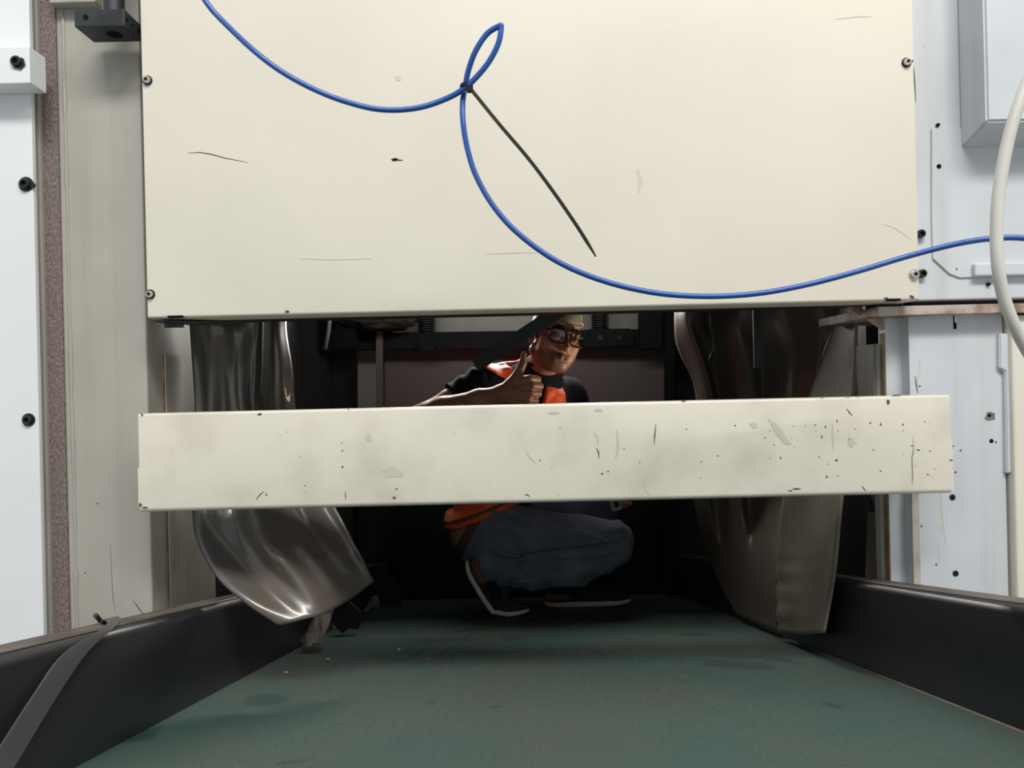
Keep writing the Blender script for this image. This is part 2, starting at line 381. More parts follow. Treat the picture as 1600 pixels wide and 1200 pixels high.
# ------------------------------------------------------------------ crossbar
YB = 1.33
cr = empty('crossbar', (.05, YB, H-.2), 'long cream sheet metal bar with scuffs and chips across the opening', 'crossbar')
zt_, zb_ = P(217, 647, YB).z, P(220, 800, YB).z-.001
x0, x1 = P(217, 700, YB).x, P(1486, 700, YB).x
R2 = .009
outer = arc(YB+.004, zt_-.004, .004, 90, 180, 4)+arc(YB+R2, zb_+R2, R2, 180, 270)+[(YB+.05, zb_)]
inner = [(YB+.05, zb_+.002)]+arc(YB+R2, zb_+R2, R2-.002, 270, 180)+[(YB+.002, zt_-.003), (YB+.05, zt_-.002), (YB+.05, zt_)]
mk('bar_shell', profile_x(outer+inner, x0, x1), 'cream_bar', cr, 'auto')
mk('end_tab', box(x0-.003, x0+.001, YB+.0005, YB+.035, zb_+.012, P(217, 731, YB).z), 'cream_bar', cr)
mk('end_tab', box(x1-.001, x1+.003, YB+.0005, YB+.035, zb_+.004, P(1489, 688, YB).z), 'cream_bar', cr)
mk('bracket', box(x0+.002, x0+.03, YB+.045, YC+.001, zb_+.04, zt_-.04), 'steel', cr)
mk('bracket', box(x1-.045, x1-.01, YB+.045, 1.461, zb_+.04, zt_-.04), 'steel', cr)
YS = YB-.0005
g = [ribbon([(400, 781), (406, 773), (413, 767)], YS, 1.6), ribbon([(1022, 694), (1023, 680), (1025, 662)], YS, 2), ribbon([(1323, 639), (1327, 644), (1332, 650)], YS, 1.8),
     ribbon([(1347, 759), (1350, 764), (1353, 767)], YS, 1.6), ribbon([(539, 768), (540, 775), (540, 781)], YS, 1.5), chip(406, 647, 4, 2.5, YS), chip(616, 778, 3, 2, YS), chip(620, 764, 2, 1.5, YS),
     chip(222, 648, 2, 3, YS), chip(219, 789, 3, 3.5, YS), chip(227, 793, 5, 1.5, YS), chip(535, 704, 1.5, 1.5, YS), chip(535, 729.5, 2, 2, YS), chip(534, 692, 1.2, 1, YS), chip(416, 773, 1.2, 3, YS),
     ribbon([(543, 636), (545, 638), (544, 641)], YS, 1.5), ribbon([(820, 773), (824, 773), (828, 776)], YS, 2), ribbon([(932, 700), (935, 706), (936, 716)], YS, 2), chip(941, 740, 2, 1.8, YS), chip(950, 737, 1.6, 1.6, YS),
     chip(1068, 626, 4, 2, YS), chip(1245, 764, 8, 1.6, YS), chip(1235, 767, 5, 1.3, YS), chip(1290, 667, 1.4, 2.5, YS), chip(1308, 658, 1.5, 2, YS), chip(1388, 628, 3, 5, YS), chip(1284, 683, 1.2, 3, YS),
     chip(1307, 719, 2.2, 1.8, YS), chip(1376, 736, 1.5, 1.5, YS), chip(1365, 703, 1.2, 1.6, YS), chip(1435, 703, 3, 1.3, YS), chip(1376, 663, 1.5, 3.4, YS), chip(1360, 661, 1.7, 1.7, YS), chip(1411, 663, 1.6, 1.6, YS),
     ribbon([(1218, 713), (1220, 715), (1221, 718)], YS, 1.5), chip(1292, 745, 1.4, 2.4, YS), ribbon([(1425, 758), (1426, 745), (1425, 715), (1428, 700)], YS, 1.2), chip(1325, 618.8, 5, 1.4, YS), chip(1341, 618.4, 3, 1.8, YS), chip(1400, 617.5, 10, 1.3, YS),
     chip(1285, 620, 4, 1.3, YS), chip(1486, 719, 3, 1.2, YS)]
r = random.Random(4)
for k in range(46):
    x = r.uniform(1190, 1480) if k < 26 else r.uniform(240, 1190); y = r.uniform(665, 760)-(x-850)*.024
    g.append(chip(x, y, r.uniform(.5, 1.5), r.uniform(.6, 1.5), YS, k))
mk('scratches', join(*g), 'scratch', cr, kind='stuff')
g = [ribbon([(1200, 655), (1208, 662), (1217, 675), (1228, 690), (1236, 694)], YS, 9, 12), ribbon([(928, 676), (933, 682), (935, 695)], YS, 2.5), ribbon([(1301, 660), (1301, 680), (1303, 705)], YS, 2.5),
     ribbon([(964, 672), (966, 700), (962, 716)], YS, 4), ribbon([(822, 706), (829, 716), (836, 722)], YS, 3), ribbon([(1427, 682), (1428, 700), (1427, 712)], YS, 3), chip(935, 641, 10, 3, YS), chip(865, 645, 10, 2.5, YS), chip(1330, 690, 6, 9, YS),
     ribbon([(1005, 756), (1010, 768), (1016, 774)], YS, 1.5), chip(1178, 664, 9, 6, YS, 2), chip(576, 684, 6, 8, YS), chip(612, 738, 20, 10, YS)]
mk('smudges', join(*g), 'smudge', cr, kind='stuff')

# ------------------------------------------------------------------ right side of the machine
YU = 1.47
up = empty('upper_side_cover', (1.0, YU, H+.16), 'pale grey side cover at the upper right with a raised sloping-sided box', 'machine cover')
zub = P(1500, 468, YU).z
mk('cover_sheet', box(.70, 1.5, YU, YU+.04, zub, H+1.3, .003), 'bluewhite', up)
def P3(px, py, Y): return P(px, py, Y)
# bevelled raised box
B0 = [P(1500, 232, YU), P(1900, 232, YU), P(1900, -400, YU), P(1496, -400, YU)]
zb0, xb0 = P(1502, 233, YU).z, P(1500, 200, YU).x
YF = YU-.085
zb1, xb1 = P(1541, 190, YF).z, P(1541, 150, YF).x
vs = [V(xb0, YU-.0005, zb0), V(1.5, YU-.0005, zb0), V(1.5, YU-.0005, H+1.2), V(xb0, YU-.0005, H+1.2),
      V(xb1, YF, zb1), V(1.5, YF, zb1), V(1.5, YF, H+1.2), V(xb1, YF, H+1.2)]
bm = bmesh.new(); bv = [bm.verts.new(v) for v in vs]
for f in ((0, 1, 5, 4), (1, 2, 6, 5), (2, 3, 7, 6), (3, 0, 4, 7), (4, 5, 6, 7), (3, 2, 1, 0)): bm.faces.new([bv[i] for i in f])
bmesh.ops.bevel(bm, geom=bm.edges[:], offset=.004, segments=3, affect='EDGES')
mk('raised_box', from_bm(bm), 'bluewhite', up, 'auto')
# stepped foot casting
mk('raised_plate', pprism([(1456, 340), (1458, 404), (1484, 428), (1500, 434), (1620, 430), (1620, 200), (1456, 200)], YU-.004, .0035, .001), 'bluewhite', up)
mk('notch_block', box(P(1516, 420, YU).x, 1.5, YU-.016, YU-.004, P(1520, 433, YU).z, P(1520, 413, YU).z, .003), 'bluewhite', up)
for q, rr in (((1466, 195), .0035), ((1467, 260), .0045), ((1545, 444), .0035)): hole(q, YU-.004, rr, up)
bolt(P(1437, 366, YU-.002), up, .008, washer=False, L=.010); bolt(P(1439, 428, YU-.002), up, .008, washer=False, L=.010)

lg = empty('ledge_plate', P(1480, 488, 1.43), 'rust-stained steel ledge plate on top of the right post', 'plate')
YL = 1.425
mk('plate', box(P(1372, 485, YL).x, 1.5, YL, 1.70, P(1500, 490.5, YL).z, P(1500, 476, YL).z, .0015), 'rustledge', lg)
# folded gusset below it
mk('gusset', prism([P(1311, 472, 1.50), P(1345, 478, 1.50), P(1360, 498, 1.50), P(1392, 498, 1.50), P(1394, 526, 1.50), P(1350, 497, 1.50)], (0, .003, 0)), 'rustledge', lg)

YR = 1.46
rp = empty('side_post', (.87, YR, 0), 'pale grey sheet metal post right of the opening, with holes and run-down stains', 'post')
px0, px1 = P(1397, 600, YR).x, P(1568, 600, YR).x
ztp = P(1480, 492, YR).z
bm = bmesh.new(); bmesh.ops.create_cube(bm, size=1)
for v in bm.verts: v.co = Vector((px0+(v.co.x+.5)*(px1-px0), YR+(v.co.y+.5)*.058, (v.co.z+.5)*ztp))
ed = [e for e in bm.edges if all(abs(v.co.x-px0) < 1e-4 and abs(v.co.y-YR) < 1e-4 for v in e.verts)]
bmesh.ops.bevel(bm, geom=ed, offset=.030, segments=8, affect='EDGES')
mk('post_shell', from_bm(bm), 'bluewhite', rp, 'auto')
xin = px0
mk('stained_edge', box(xin-.0015, xin+.0005, YR+.032, YR+.050, 0, ztp-.03), 'brown', rp, label='brown stained edge strip')
hole((1492, 510), YR, .0022, rp)
mk('slot', box(P(1489.5, 500, YR).x, P(1494, 500, YR).x, YR-.0008, YR+.003, P(1492, 514, YR).z, P(1492, 492, YR).z), 'hole', rp)
mk('slot_screw', cyl(P(1492, 504, YR)+V(0, -.002, 0), (0, 0, 1), .0018, .016), 'boltchrome', rp)
mk('rust_patch', chip(1547, 651, 11, 9, YR-.0006), 'rust', rp)
hole((1546, 649), YR-.001, .003, rp); hole((1549, 689), YR, .004, rp)
for q in ((1488, 777), (1493, 896)):
    bolt(P(*q, YR), rp, .0058, washer=False, L=.001, label='black screw sunk in the post')
g = [ribbon([(1471, 770), (1472, 800), (1478, 851)], YR-.0005, 3.5, 2), ribbon([(1437, 562), (1438, 580), (1433, 597)], YR-.0005, 2), ribbon([(1466, 850), (1468, 880)], YR-.0005, 1), ribbon([(1470, 820), (1471, 835)], YR-.0005, 2)]
mk('dirt_runs', join(*g), 'smudge', rp, kind='stuff')
g = [ribbon([(1430, 588), (1432, 602), (1434, 614)], YR-.0005, 2)]
for q in ((1489, 697), (1501, 704), (1435, 835), (1435, 846), (1463, 882), (1437, 603), (1556, 691), (1493, 738), (1435, 870), (1440, 822)): g.append(chip(*q, 2, 1.8, YR-.0005))
mk('chips', join(*g), 'scratch', rp, kind='stuff')
mk('dirty_corner', box(P(1426, 850, YR).x, P(1437, 850, YR).x, YR-.0012, YR+.0005, H-.60, H-.22), 'stain', rp, label='brown greasy stain down the rounded corner')
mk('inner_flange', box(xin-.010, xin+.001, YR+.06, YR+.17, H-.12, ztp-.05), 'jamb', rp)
mk('inner_lip', box(xin-.006, xin+.001, YR+.055, YR+.075, 0, ztp-.05), 'beige', rp)

hp = mk('hinge_plate', pprism([(1562, 521), (1578, 521), (1586, 738), (1573, 740), (1571, 580), (1562, 575)], YR-.010, .012, .002), 'bluewhite', None, label='narrow pale grey hinge plate along the right edge of the side post', cat='plate')
YE = 1.44
mk('edge_panel', box(P(1583, 700, YE).x+.002, 1.5, YE, YE+.05, 0, P(1590, 492, YE).z, .005), 'cream', None, label='cream cover panel at the far right beside the side post', cat='machine cover')
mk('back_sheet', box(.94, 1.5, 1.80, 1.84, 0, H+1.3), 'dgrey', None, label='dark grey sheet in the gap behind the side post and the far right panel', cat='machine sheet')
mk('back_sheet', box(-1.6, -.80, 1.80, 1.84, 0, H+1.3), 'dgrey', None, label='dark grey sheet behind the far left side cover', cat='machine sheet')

# ------------------------------------------------------------------ conveyor
cv = empty('conveyor', (.05, 1.0, 0), 'green belt conveyor sloping down into the machine between black side rails', 'conveyor')
def slope_prism(pts, yA, yB):      # pts: (x, height above belt)
    n = len(pts); vs = [V(x, yA, bz(yA)+h) for x, h in pts]+[V(x, yB, bz(yB)+h) for x, h in pts]
    return vs, [(i, (i+1) % n, n+(i+1) % n, n+i) for i in range(n)]+[tuple(range(n))[::-1], tuple(range(n, 2*n))]
mk('belt', slope_prism([(XL, 0), (XR, 0), (XR, -.006), (XL, -.006)], .15, 3.38), 'belt', cv)
mk('belt_bed', slope_prism([(XL-.01, -.008), (XR+.01, -.008), (XR+.01, -.05), (XL-.01, -.05)], .15, 3.36), 'steel', cv)
def railprof(x, s, h):
    o = s*.055
    return [(x, -.03), (x, h-.014), (x+s*.003, h-.006), (x+s*.009, h-.001), (x+s*.014, h), (x+o, h), (x+o, h-.004), (x+s*.016, h-.005), (x+s*.008, h-.016), (x+s*.006, -.03)]
mk('side_rail', slope_prism(railprof(XL, -1, .160), .15, 3.36), 'rail', cv, 'auto')
mk('side_rail', slope_prism(railprof(XR, 1, .168), .15, 3.36), 'rail', cv, 'auto')
mk('worn_edge', slope_prism([(XL-.012, .1605), (XL-.0545, .1605), (XL-.0545, .162), (XL-.014, .162)], .15, 3.36), 'raillip', cv)
mk('worn_edge', slope_prism([(XR+.012, .1685), (XR+.0545, .1685), (XR+.0545, .170), (XR+.014, .170)], .15, 3.36), 'raillip', cv)
mk('edge_strip', slope_prism([(XR-.003, .0003), (XR+.0002, .0003), (XR+.0002, .003), (XR-.002, .002)], .15, 3.3), 'raillip', cv, label='thin worn strip along the right belt edge')
for sx, xx in ((-1, XL-.03), (1, XR+.03)):
    for yy in (.5, 2.6):
        mk('leg', box(xx-.02, xx+.02, yy, yy+.05, 0, bz(yy)-.02), 'steel', cv)

# crumbs on the belt
def belt_at(px, py):
    u, v = (px-800)/F, (600-py)/F; zz = -u*s_+v*c_; Y = BA/(-zz-BB); return P(px, py, Y)
for i, (px, py, lab) in enumerate(((512, 1032, 'white crumb on the green belt, the nearer of two by the left rail'), (447, 1052, 'white crumb on the green belt nearest the left rail'), (624, 1016, 'tiny white crumb on the belt in front of the crouching man'))):
    p = belt_at(px, py); r = random.Random(i)
    bm = bmesh.new(); bmesh.ops.create_icosphere(bm, subdivisions=1, radius=.0045 if i < 2 else .003)
    for v in bm.verts: v.co = Vector((v.co.x*r.uniform(.7, 1.5), v.co.y*r.uniform(.7, 1.3), v.co.z*.55))+p+V(0, 0, .0024)
    mk('crumb', from_bm(bm), 'crumb', None, label=lab, cat='crumb')

# ------------------------------------------------------------------ grey strap over the left rail
def ribbon3(pts, wv, th):
    pts = [Vector(p) for p in pts]; vs, fs = [], []; n = len(pts)
    for i, p in enumerate(pts):
        t = (pts[min(i+1, n-1)]-pts[max(i-1, 0)]).normalized(); w_ = Vector(wv[i] if isinstance(wv, list) else wv)
        nn = t.cross(w_).normalized()*th/2
        vs += [p+w_/2+nn, p-w_/2+nn, p-w_/2-nn, p+w_/2-nn]
    for i in range(n-1):
        for k in range(4): a, b = i*4+k, i*4+(k+1) % 4; fs.append((a, b, b+4, a+4))
    fs += [(3, 2, 1, 0), tuple(4*(n-1)+k for k in range(4))]
    return vs, fs
def rx(px, py, off=0.012):      # point on the inner face of the left rail
    u, v = (px-800)/F, (600-py)/F; Xp = u*c_+v*s_; Y = (XL+off)/Xp; return P(px, py, Y)
def rt(y, dx, dz=.0): return V(XL+dx, y, bz(y)+.162+dz)
a = [rx(-60, 1262, .03), rx(0, 1167, .022), rx(53, 1085, .013), rx(100, 1021, .006), rt(1.045, -.006, .003), rt(1.10, -.040, .005), V(XL-.064, 1.13, bz(1.13)+.13)]
b = [rx(-20, 1262, .03), rx(20, 1200, .026), rx(85, 1093, .013), rx(136, 1019, .006), rt(1.075, -.004, .003), rt(1.135, -.038, .005), V(XL-.064, 1.16, bz(1.16)+.13)]
A, B_ = catmull(a, 6), catmull(b, 6)
mk('strap', ribbon3([(p+q)/2 for p, q in zip(A, B_)], [q-p for p, q in zip(A, B_)], .0022), 'strap', None, label='flat grey strap draped over the left black rail', cat='strap')
p = P(163, 992, 1.16)
mk('wire_stub', tube(catmull([p, P(160, 976, 1.16), P(155, 968, 1.15), P(149, 961, 1.14)], 4), .0035, 8), 'steel', None, label='short bent wire stub sticking up beside the grey strap', cat='wire')

# ------------------------------------------------------------------ blue tube, zip tie, hose
YT = 1.12
path = [(285, -55, 1.14), (320, 0, 1.13), (345, 30, 1.13), (400, 82, 1.12), (450, 118, 1.12), (510, 148, 1.12), (570, 167, 1.12), (615, 172, 1.12), (660, 167, 1.12), (700, 153, 1.12), (724, 139, 1.115),
        (745, 120, 1.11), (765, 95, 1.105), (779, 67, 1.10), (783, 43, 1.10), (780, 41, 1.10), (761, 53, 1.105), (743, 80, 1.11), (732, 110, 1.12), (727, 135, 1.127), (723, 160, 1.125), (724, 195, 1.12), (731, 235, 1.12), (744, 275, 1.12),
        (771, 322, 1.12), (810, 365, 1.12), (870, 408, 1.12), (940, 438, 1.12), (1020, 457, 1.12), (1100, 463, 1.12), (1180, 459, 1.12), (1260, 445, 1.12), (1340, 424, 1.11), (1420, 400, 1.10), (1500, 380, 1.08), (1560, 372, 1.07), (1610, 373, 1.06), (1700, 385, 1.04)]
mk('air_tube', tube(catmull([P(*q) for q in path], 8), .0042, 12), 'blue', None, True, label='thin blue air tube looped once and hanging in front of the cream cover', cat='tube')
zt_e = empty('zip_tie', P(727, 137, 1.12), 'black cable tie cinching the blue tube loop, its long tail hanging down', 'cable tie')
ctr = P(728, 135, 1.12); ring = []
for k in range(25):
    t = 2*math.pi*k/24; ring.append(ctr+V(.0085*math.cos(t), .011*math.sin(t), .0015*math.cos(t)))
mk('band', ribbon3(ring, V(.0008, 0, .0052), .0014), 'tie', zt_e)
hd = P(735, 139, 1.11)
mk('head', box(hd.x-.005, hd.x+.004, hd.y-.004, hd.y+.004, hd.z-.005, hd.z+.005, .0012), 'tie', zt_e)
tl = catmull([P(737, 141, 1.108), P(780, 194, 1.10), P(825, 247, 1.10), (P(862, 296, 1.10)), P(898, 348, 1.10), P(919, 381, 1.10), P(931, 401, 1.10)], 6)
n = len(tl); wd = []
for i, p in enumerate(tl):
    t = (tl[min(i+1, n-1)]-tl[max(i-1, 0)]).normalized(); ww = .0052 if i < n-8 else .0052-.0034*(i-(n-8))/7
    wd.append(Vector((-t.z, .25, t.x)).normalized()*ww)
mk('tail', ribbon3(tl, wd, .0012), 'tie', zt_e)
hpth = catmull([P(1660, 40, .98), P(1612, 115, .98), P(1583, 190, .98), P(1566, 265, .98), P(1558, 330, .98), P(1558, 400, .98), P(1566, 455, .985), P(1583, 505, .99), P(1606, 550, 1.0), P(1640, 600, 1.0), P(1690, 660, 1.0)], 8)
mk('hose', tube(hpth, .0076, 14), 'hose', None, True, label='milky white plastic hose bending down at the right edge', cat='hose')

# ------------------------------------------------------------------ curtains
gl = [[P(292, 455, 1.60), P(330, 455, 1.57), P(370, 455, 1.60), P(400, 455, 1.57), P(410, 455, 1.62)],
      [P(296, 510, 1.60), P(335, 512, 1.53), P(372, 520, 1.57), P(402, 512, 1.60), P(409, 512, 1.66)],
      [P(299, 560, 1.61), P(340, 575, 1.59), P(370, 580, 1.60), P(398, 575, 1.61), P(407, 570, 1.66)],
      [P(303, 640, 1.60), P(340, 650, 1.60), P(375, 650, 1.60), P(398, 645, 1.61), P(412, 640, 1.64)],
      [P(300, 740, 1.56), P(345, 740, 1.56), P(400, 740, 1.57), P(440, 740, 1.60), P(490, 735, 1.63)],
      [P(301, 830, 1.50), P(350, 820, 1.52), P(420, 815, 1.50), P(470, 805, 1.56), P(528, 802, 1.58)],
      [P(335, 900, 1.43), P(390, 880, 1.47), P(440, 860, 1.44), P(500, 850, 1.51), P(557, 858, 1.55)],
      [P(385, 945, 1.40), P(430, 925, 1.43), P(475, 905, 1.44), P(525, 890, 1.50), P(572, 884, 1.56)],
      [P(436, 978, 1.40), P(478, 966, 1.41), P(510, 957, 1.44), P(550, 935, 1.52), P(585, 908, 1.57)]]
mk('curtain_flap', sheet(gl, .004, 10, 8, lambda i, j: V(0, (.010*math.sin(j*19+i*4)+.007*math.sin(j*33-i*5))*math.sin(i*3.1), 0)), 'pvc', None, True, label='glossy grey plastic curtain flap at left, its lower corner twisted forward over the belt', cat='curtain flap', group=None)
g2 = [[P(412, 455, 1.72), P(430, 455, 1.68), P(448, 455, 1.70)],
      [P(412, 515, 1.72), P(428, 515, 1.64), P(448, 515, 1.68)],
      [P(410, 580, 1.73), P(430, 575, 1.64), P(457, 575, 1.69)],
      [P(405, 660, 1.74), P(432, 660, 1.66), P(465, 655, 1.71)],
      [P(420, 780, 1.78), P(460, 780, 1.75), P(500, 780, 1.80)]]
mk('curtain_flap', sheet(g2, .004, 8, 6), 'pvc', None, True, label='narrow curved plastic flap just behind and right of the twisted left one', cat='curtain flap')
def PC(px, py, Y):
    p = P(px, py, Y)
    if py > 800: Y = min(Y, Y*.650/p.x); p = P(px, py, Y)
    k = bz(p.y)+.004-p.z
    if k > 0: p.z += k
    return p
g3 = [[PC(1052, 455, 2.30), PC(1085, 455, 2.16), PC(1120, 455, 2.24), PC(1165, 455, 2.06), PC(1220, 455, 2.06), PC(1270, 455, 1.96), PC(1325, 455, 1.88)],
      [PC(1056, 530, 2.34), PC(1080, 500, 2.18), PC(1110, 520, 2.28), PC(1150, 520, 2.08), PC(1205, 520, 2.10), PC(1260, 520, 2.00), PC(1300, 520, 1.92)],
      [PC(1085, 620, 2.40), PC(1105, 620, 2.28), PC(1130, 620, 2.32), PC(1160, 620, 2.16), PC(1190, 620, 2.18), PC(1225, 620, 2.06), PC(1262, 620, 1.98)],
      [PC(1085, 780, 2.50), PC(1105, 780, 2.38), PC(1125, 780, 2.40), PC(1150, 780, 2.24), PC(1175, 780, 2.26), PC(1200, 780, 2.14), PC(1222, 780, 2.06)],
      [PC(1110, 880, 2.60), PC(1125, 880, 2.50), PC(1140, 880, 2.46), PC(1160, 885, 2.34), PC(1178, 890, 2.32), PC(1198, 895, 2.22), PC(1214, 900, 2.12)],
      [PC(1150, 960, 2.57), PC(1160, 966, 2.50), PC(1170, 970, 2.42), PC(1180, 974, 2.36), PC(1190, 979, 2.30), PC(1202, 984, 2.24), PC(1213, 988, 2.17)]]
mk('curtain_flap', sheet(g3, .004, 9, 10, lambda i, j: V(0, .030*math.sin(j*31-i*20)*math.sin(min(1, i*2.2)*math.pi*.5)*(1-i), 0)), 'pvcdark', None, True, label='dark folded plastic curtain pushed to the right side of the tunnel', cat='curtain flap')
def jag(i, j): return V((.0022*math.sin(i*260+3*math.sin(i*41))+.0022*math.sin(i*93))*(1-j)**2*(1 if i > .72 else 0), 0, 0)
g4 = [[PC(1322, 455, 1.74), PC(1332, 455, 1.66), PC(1342, 455, 1.575)],
      [PC(1306, 500, 1.78), PC(1322, 500, 1.67), PC(1337, 500, 1.59)],
      [PC(1264, 620, 1.86), PC(1300, 620, 1.72), PC(1333, 620, 1.60)],
      [PC(1222, 780, 1.90), PC(1268, 780, 1.74), PC(1314, 780, 1.57)],
      [PC(1214, 900, 1.90), PC(1257, 900, 1.72), PC(1302, 900, 1.54)],
      [PC(1215, 989, 1.88), PC(1250, 992, 1.70), PC(1286, 989, 1.55)]]
mk('curtain_flap', sheet(g4, .005, 8, 12, jag), 'pvcolive', None, True, label='olive grey plastic flap with a frayed edge, hanging at the right rail', cat='curtain flap')

mk('curtain_rail', box(-.75, .85, 1.60, 1.64, H+.20, H+.24), 'steel', None, label='steel curtain rail hidden above the hanging flaps', cat='rail')
# torn pieces behind the left flap
mk('torn_strip', prism([P(*q) for q in ((496, 938, 1.965), (524, 930, 1.965), (521, 955, 1.965), (512, 982, 1.965), (502, 1003, 1.965), (494, 1006, 1.965), (489, 1004, 1.965), (485, 1011, 1.965), (474, 1012, 1.965), (473, 1003, 1.965), (465, 1003, 1.965), (478, 990, 1.965), (489, 966, 1.965))], (0, .005, 0)), 'rubber', None, label='brown torn rubber strip hanging below the twisted left flap onto the belt', cat='strip')
for i, (pts, m, lab) in enumerate((
    ([(520, 975), (545, 940), (562, 955), (566, 966), (560, 984), (545, 982), (535, 990)], 'blackrubber', 'black torn rubber scrap on the belt right of the brown strip'),
    ([(575, 890), (590, 880), (612, 900), (628, 925), (626, 945), (600, 948), (588, 925)], 'blackrubber', 'black torn rubber scrap leaning by the left belt edge, farthest of the scraps'),
    ([(562, 962), (575, 945), (580, 934), (588, 930), (592, 936), (593, 949), (583, 948), (570, 957)], 'rubber', 'small tan torn scrap between the black scraps'),
    ([(516, 980), (522, 976), (534, 978), (533, 982), (520, 983)], 'crumb', 'small whitish scrap lying on the belt beside the black scrap'))):
    Yq = (2.19, 2.98, 2.78, 2.31)[i]
    mk('rubber_scrap', prism([P(x, y, Yq) for x, y in pts], (0, .006+.004*(i == 1), .0)), m, None, label=lab, cat='scrap')

# dangling bits on the right
dc = empty('dangling_cable', P(1112, 470, 1.7), 'thin black cable with a small plug dangling in front of the dark folded curtain', 'cable')
mk('wire', tube(catmull([P(1106, 330, 1.7), P(1106, 455, 1.7), P(1110, 490, 1.7), P(1113, 512, 1.7), P(1117, 532, 1.7), P(1114, 548, 1.7), P(1110, 560, 1.7)], 6), .0016, 8), 'tie', dc, True)
mk('plug', tube([P(1113, 553, 1.7), P(1110.5, 562, 1.7), P(1109.5, 568, 1.7)], [.004, .0045, .002], 10), 'tie', dc, True)
mk('knot', tube([P(1116, 528, 1.7), P(1117.5, 534, 1.7)], [.003, .003], 8), 'tie', dc, True)
p0, p1 = P(1177, 455, 1.72), P(1188, 574, 1.72)
mk('hanging_strap', box(P(1177, 500, 1.72).x, P(1188.5, 500, 1.72).x, 1.72, 1.724, P(1183, 575, 1.72).z, H+.42), 'blackrubber', None, label='short straight black strap hanging in front of the dark folded curtain', cat='strap')

# diagonal black strut in front of the man's head
d0, d1 = P(744, 571, 2.15), P(1080, 351, 1.95)
dv = (d1-d0).normalized(); side = dv.cross(V(0, 1, 0)).normalized()*.0185; dep = V(0, .022, 0)
mk('diagonal_strut', prism([d0-side*.95+dv*.004, d0-side*.55-dv*.004, d0+side*.7-dv*.004, d0+side, d1+side, d1-side], dep, .003), 'strutpaint', None, label="black diagonal strut crossing in front of the man's cap", cat='strut')

# things behind the right flap
mk('cavity_plate', pprism([(1357, 800), (1378, 800), (1395, 925), (1352, 925)], 1.82, .004), 'pink', None, label='brownish plate in the cavity behind the right flap, below the crossbar', cat='plate')
mk('flat_cable', ribbon3(catmull([P(1365, 760, 1.66), P(1378, 800, 1.64), P(1392, 850, 1.63), P(1402, 885, 1.62), P(1402, 930, 1.62)], 5), V(.024, 0, .004), .004), 'cable', None, True, label='dark blue grey flat cable hanging inside the right post', cat='cable')
mk('cream_hose', tube(catmull([P(1372, 835, 1.60), P(1376, 860, 1.60), P(1386, 880, 1.60), P(1400, 898, 1.60)], 5), .0045, 8), 'hose', None, True, label='short curved cream hose beside the blue grey cable', cat='hose')

# ------------------------------------------------------------------ back of the machine
YK = 3.30
pl_ = mk('rear_sheet', pprism([(600, 540), (1041, 534), (1041, 770), (600, 780)], YK, .02, .003), 'pink', None, label='brownish pink rear panel behind the crouching man', cat='sheet')
mk('rear_sheet', pprism([(556, 520), (598, 520), (598, 780), (556, 780)], YK+.01, .02, .003), 'grey', None, label='narrow dark grey rear panel left of the pink post', cat='sheet')
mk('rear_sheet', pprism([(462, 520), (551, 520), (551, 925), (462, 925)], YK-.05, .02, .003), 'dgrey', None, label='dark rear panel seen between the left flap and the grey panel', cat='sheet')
mk('pink_post', pprism([(587, 470), (597, 470), (600, 780), (588, 780)], YK-.12, .02, .002), 'pink', None, label='thin brownish pink upright post at the back left', cat='post')
mk('rear_sheet', pprism([(560, 785), (1038, 775), (1038, 926), (560, 930)], YK-.02, .01), 'glossblack', None, label='glossy black sheet low at the back behind the man', cat='sheet')
mk('light_panel', pprism([(632, 455), (1003, 448), (1003, 514), (632, 522)], YK+.04, .01), 'grey', None, label='pale grey panel above the dark rear beam', cat='sheet')
bmx = empty('rear_beam', P(745, 545, YK-.1), 'dark horizontal beam across the back of the machine', 'beam')
mk('beam', pprism([(440, 522), (1005, 514), (1045, 512), (1045, 541), (440, 549)], YK-.10, .04, .003), 'black', bmx)
mk('end_plate', pprism([(920, 514), (985, 513), (992, 524), (990, 541), (920, 543)], YK-.115, .012, .003), 'black', bmx)
mk('round_boss', cyl(P(668, 535, YK-.125), (0, 1, 0), .038, .03), 'black', bmx, 'auto')
mk('bolt_head', cyl(P(968, 528, YK-.125), (0, 1, 0), .010, .012, 6), 'boltblack', bmx)
mk('bolt_head', cyl(P(938, 528, YK-.125), (0, 1, 0), .012, .012, 12), 'boltblack', bmx)
for i, px in enumerate((667, 938)):
    sp = empty('coil_spring', P(px, 520, YK-.08), ('black coil spring on the rear beam, left of the man', "black coil spring on the rear beam, right of the man's cap")[i], 'spring', 'coil springs on the rear beam')
    base = P(px, 519 if i == 0 else 513, YK-.08)
    hel = [base+V(.034*math.cos(t), .034*math.sin(t), .0016*t*.95) for t in [k*math.pi/8 for k in range(16*10)]]
    mk('coil', tube(hel, .0032, 6), 'steel', sp, True)
    mk('core', cyl(base+V(0, 0, -.02), (0, 0, 1), .026, .2), 'black', sp, 'auto')
mk('rear_column', pprism([(1000, 440), (1034, 440), (1036, 545), (1000, 545)], YK-.14, .05, .003), 'black', None, label='short black column at the right end of the rear beam', cat='column')
mk('rear_column', pprism([(1041, 440), (1056, 440), (1056, 930), (1041, 930)], YK-.16, .05, .003), 'black', None, label='tall black column beside the dark folded curtain', cat='column')
mk('rear_column', pprism([(551, 520), (556.5, 520), (557, 790), (551, 790)], YK-.12, .03), 'black', None, label='thin black upright edge left of the grey rear panel', cat='column')
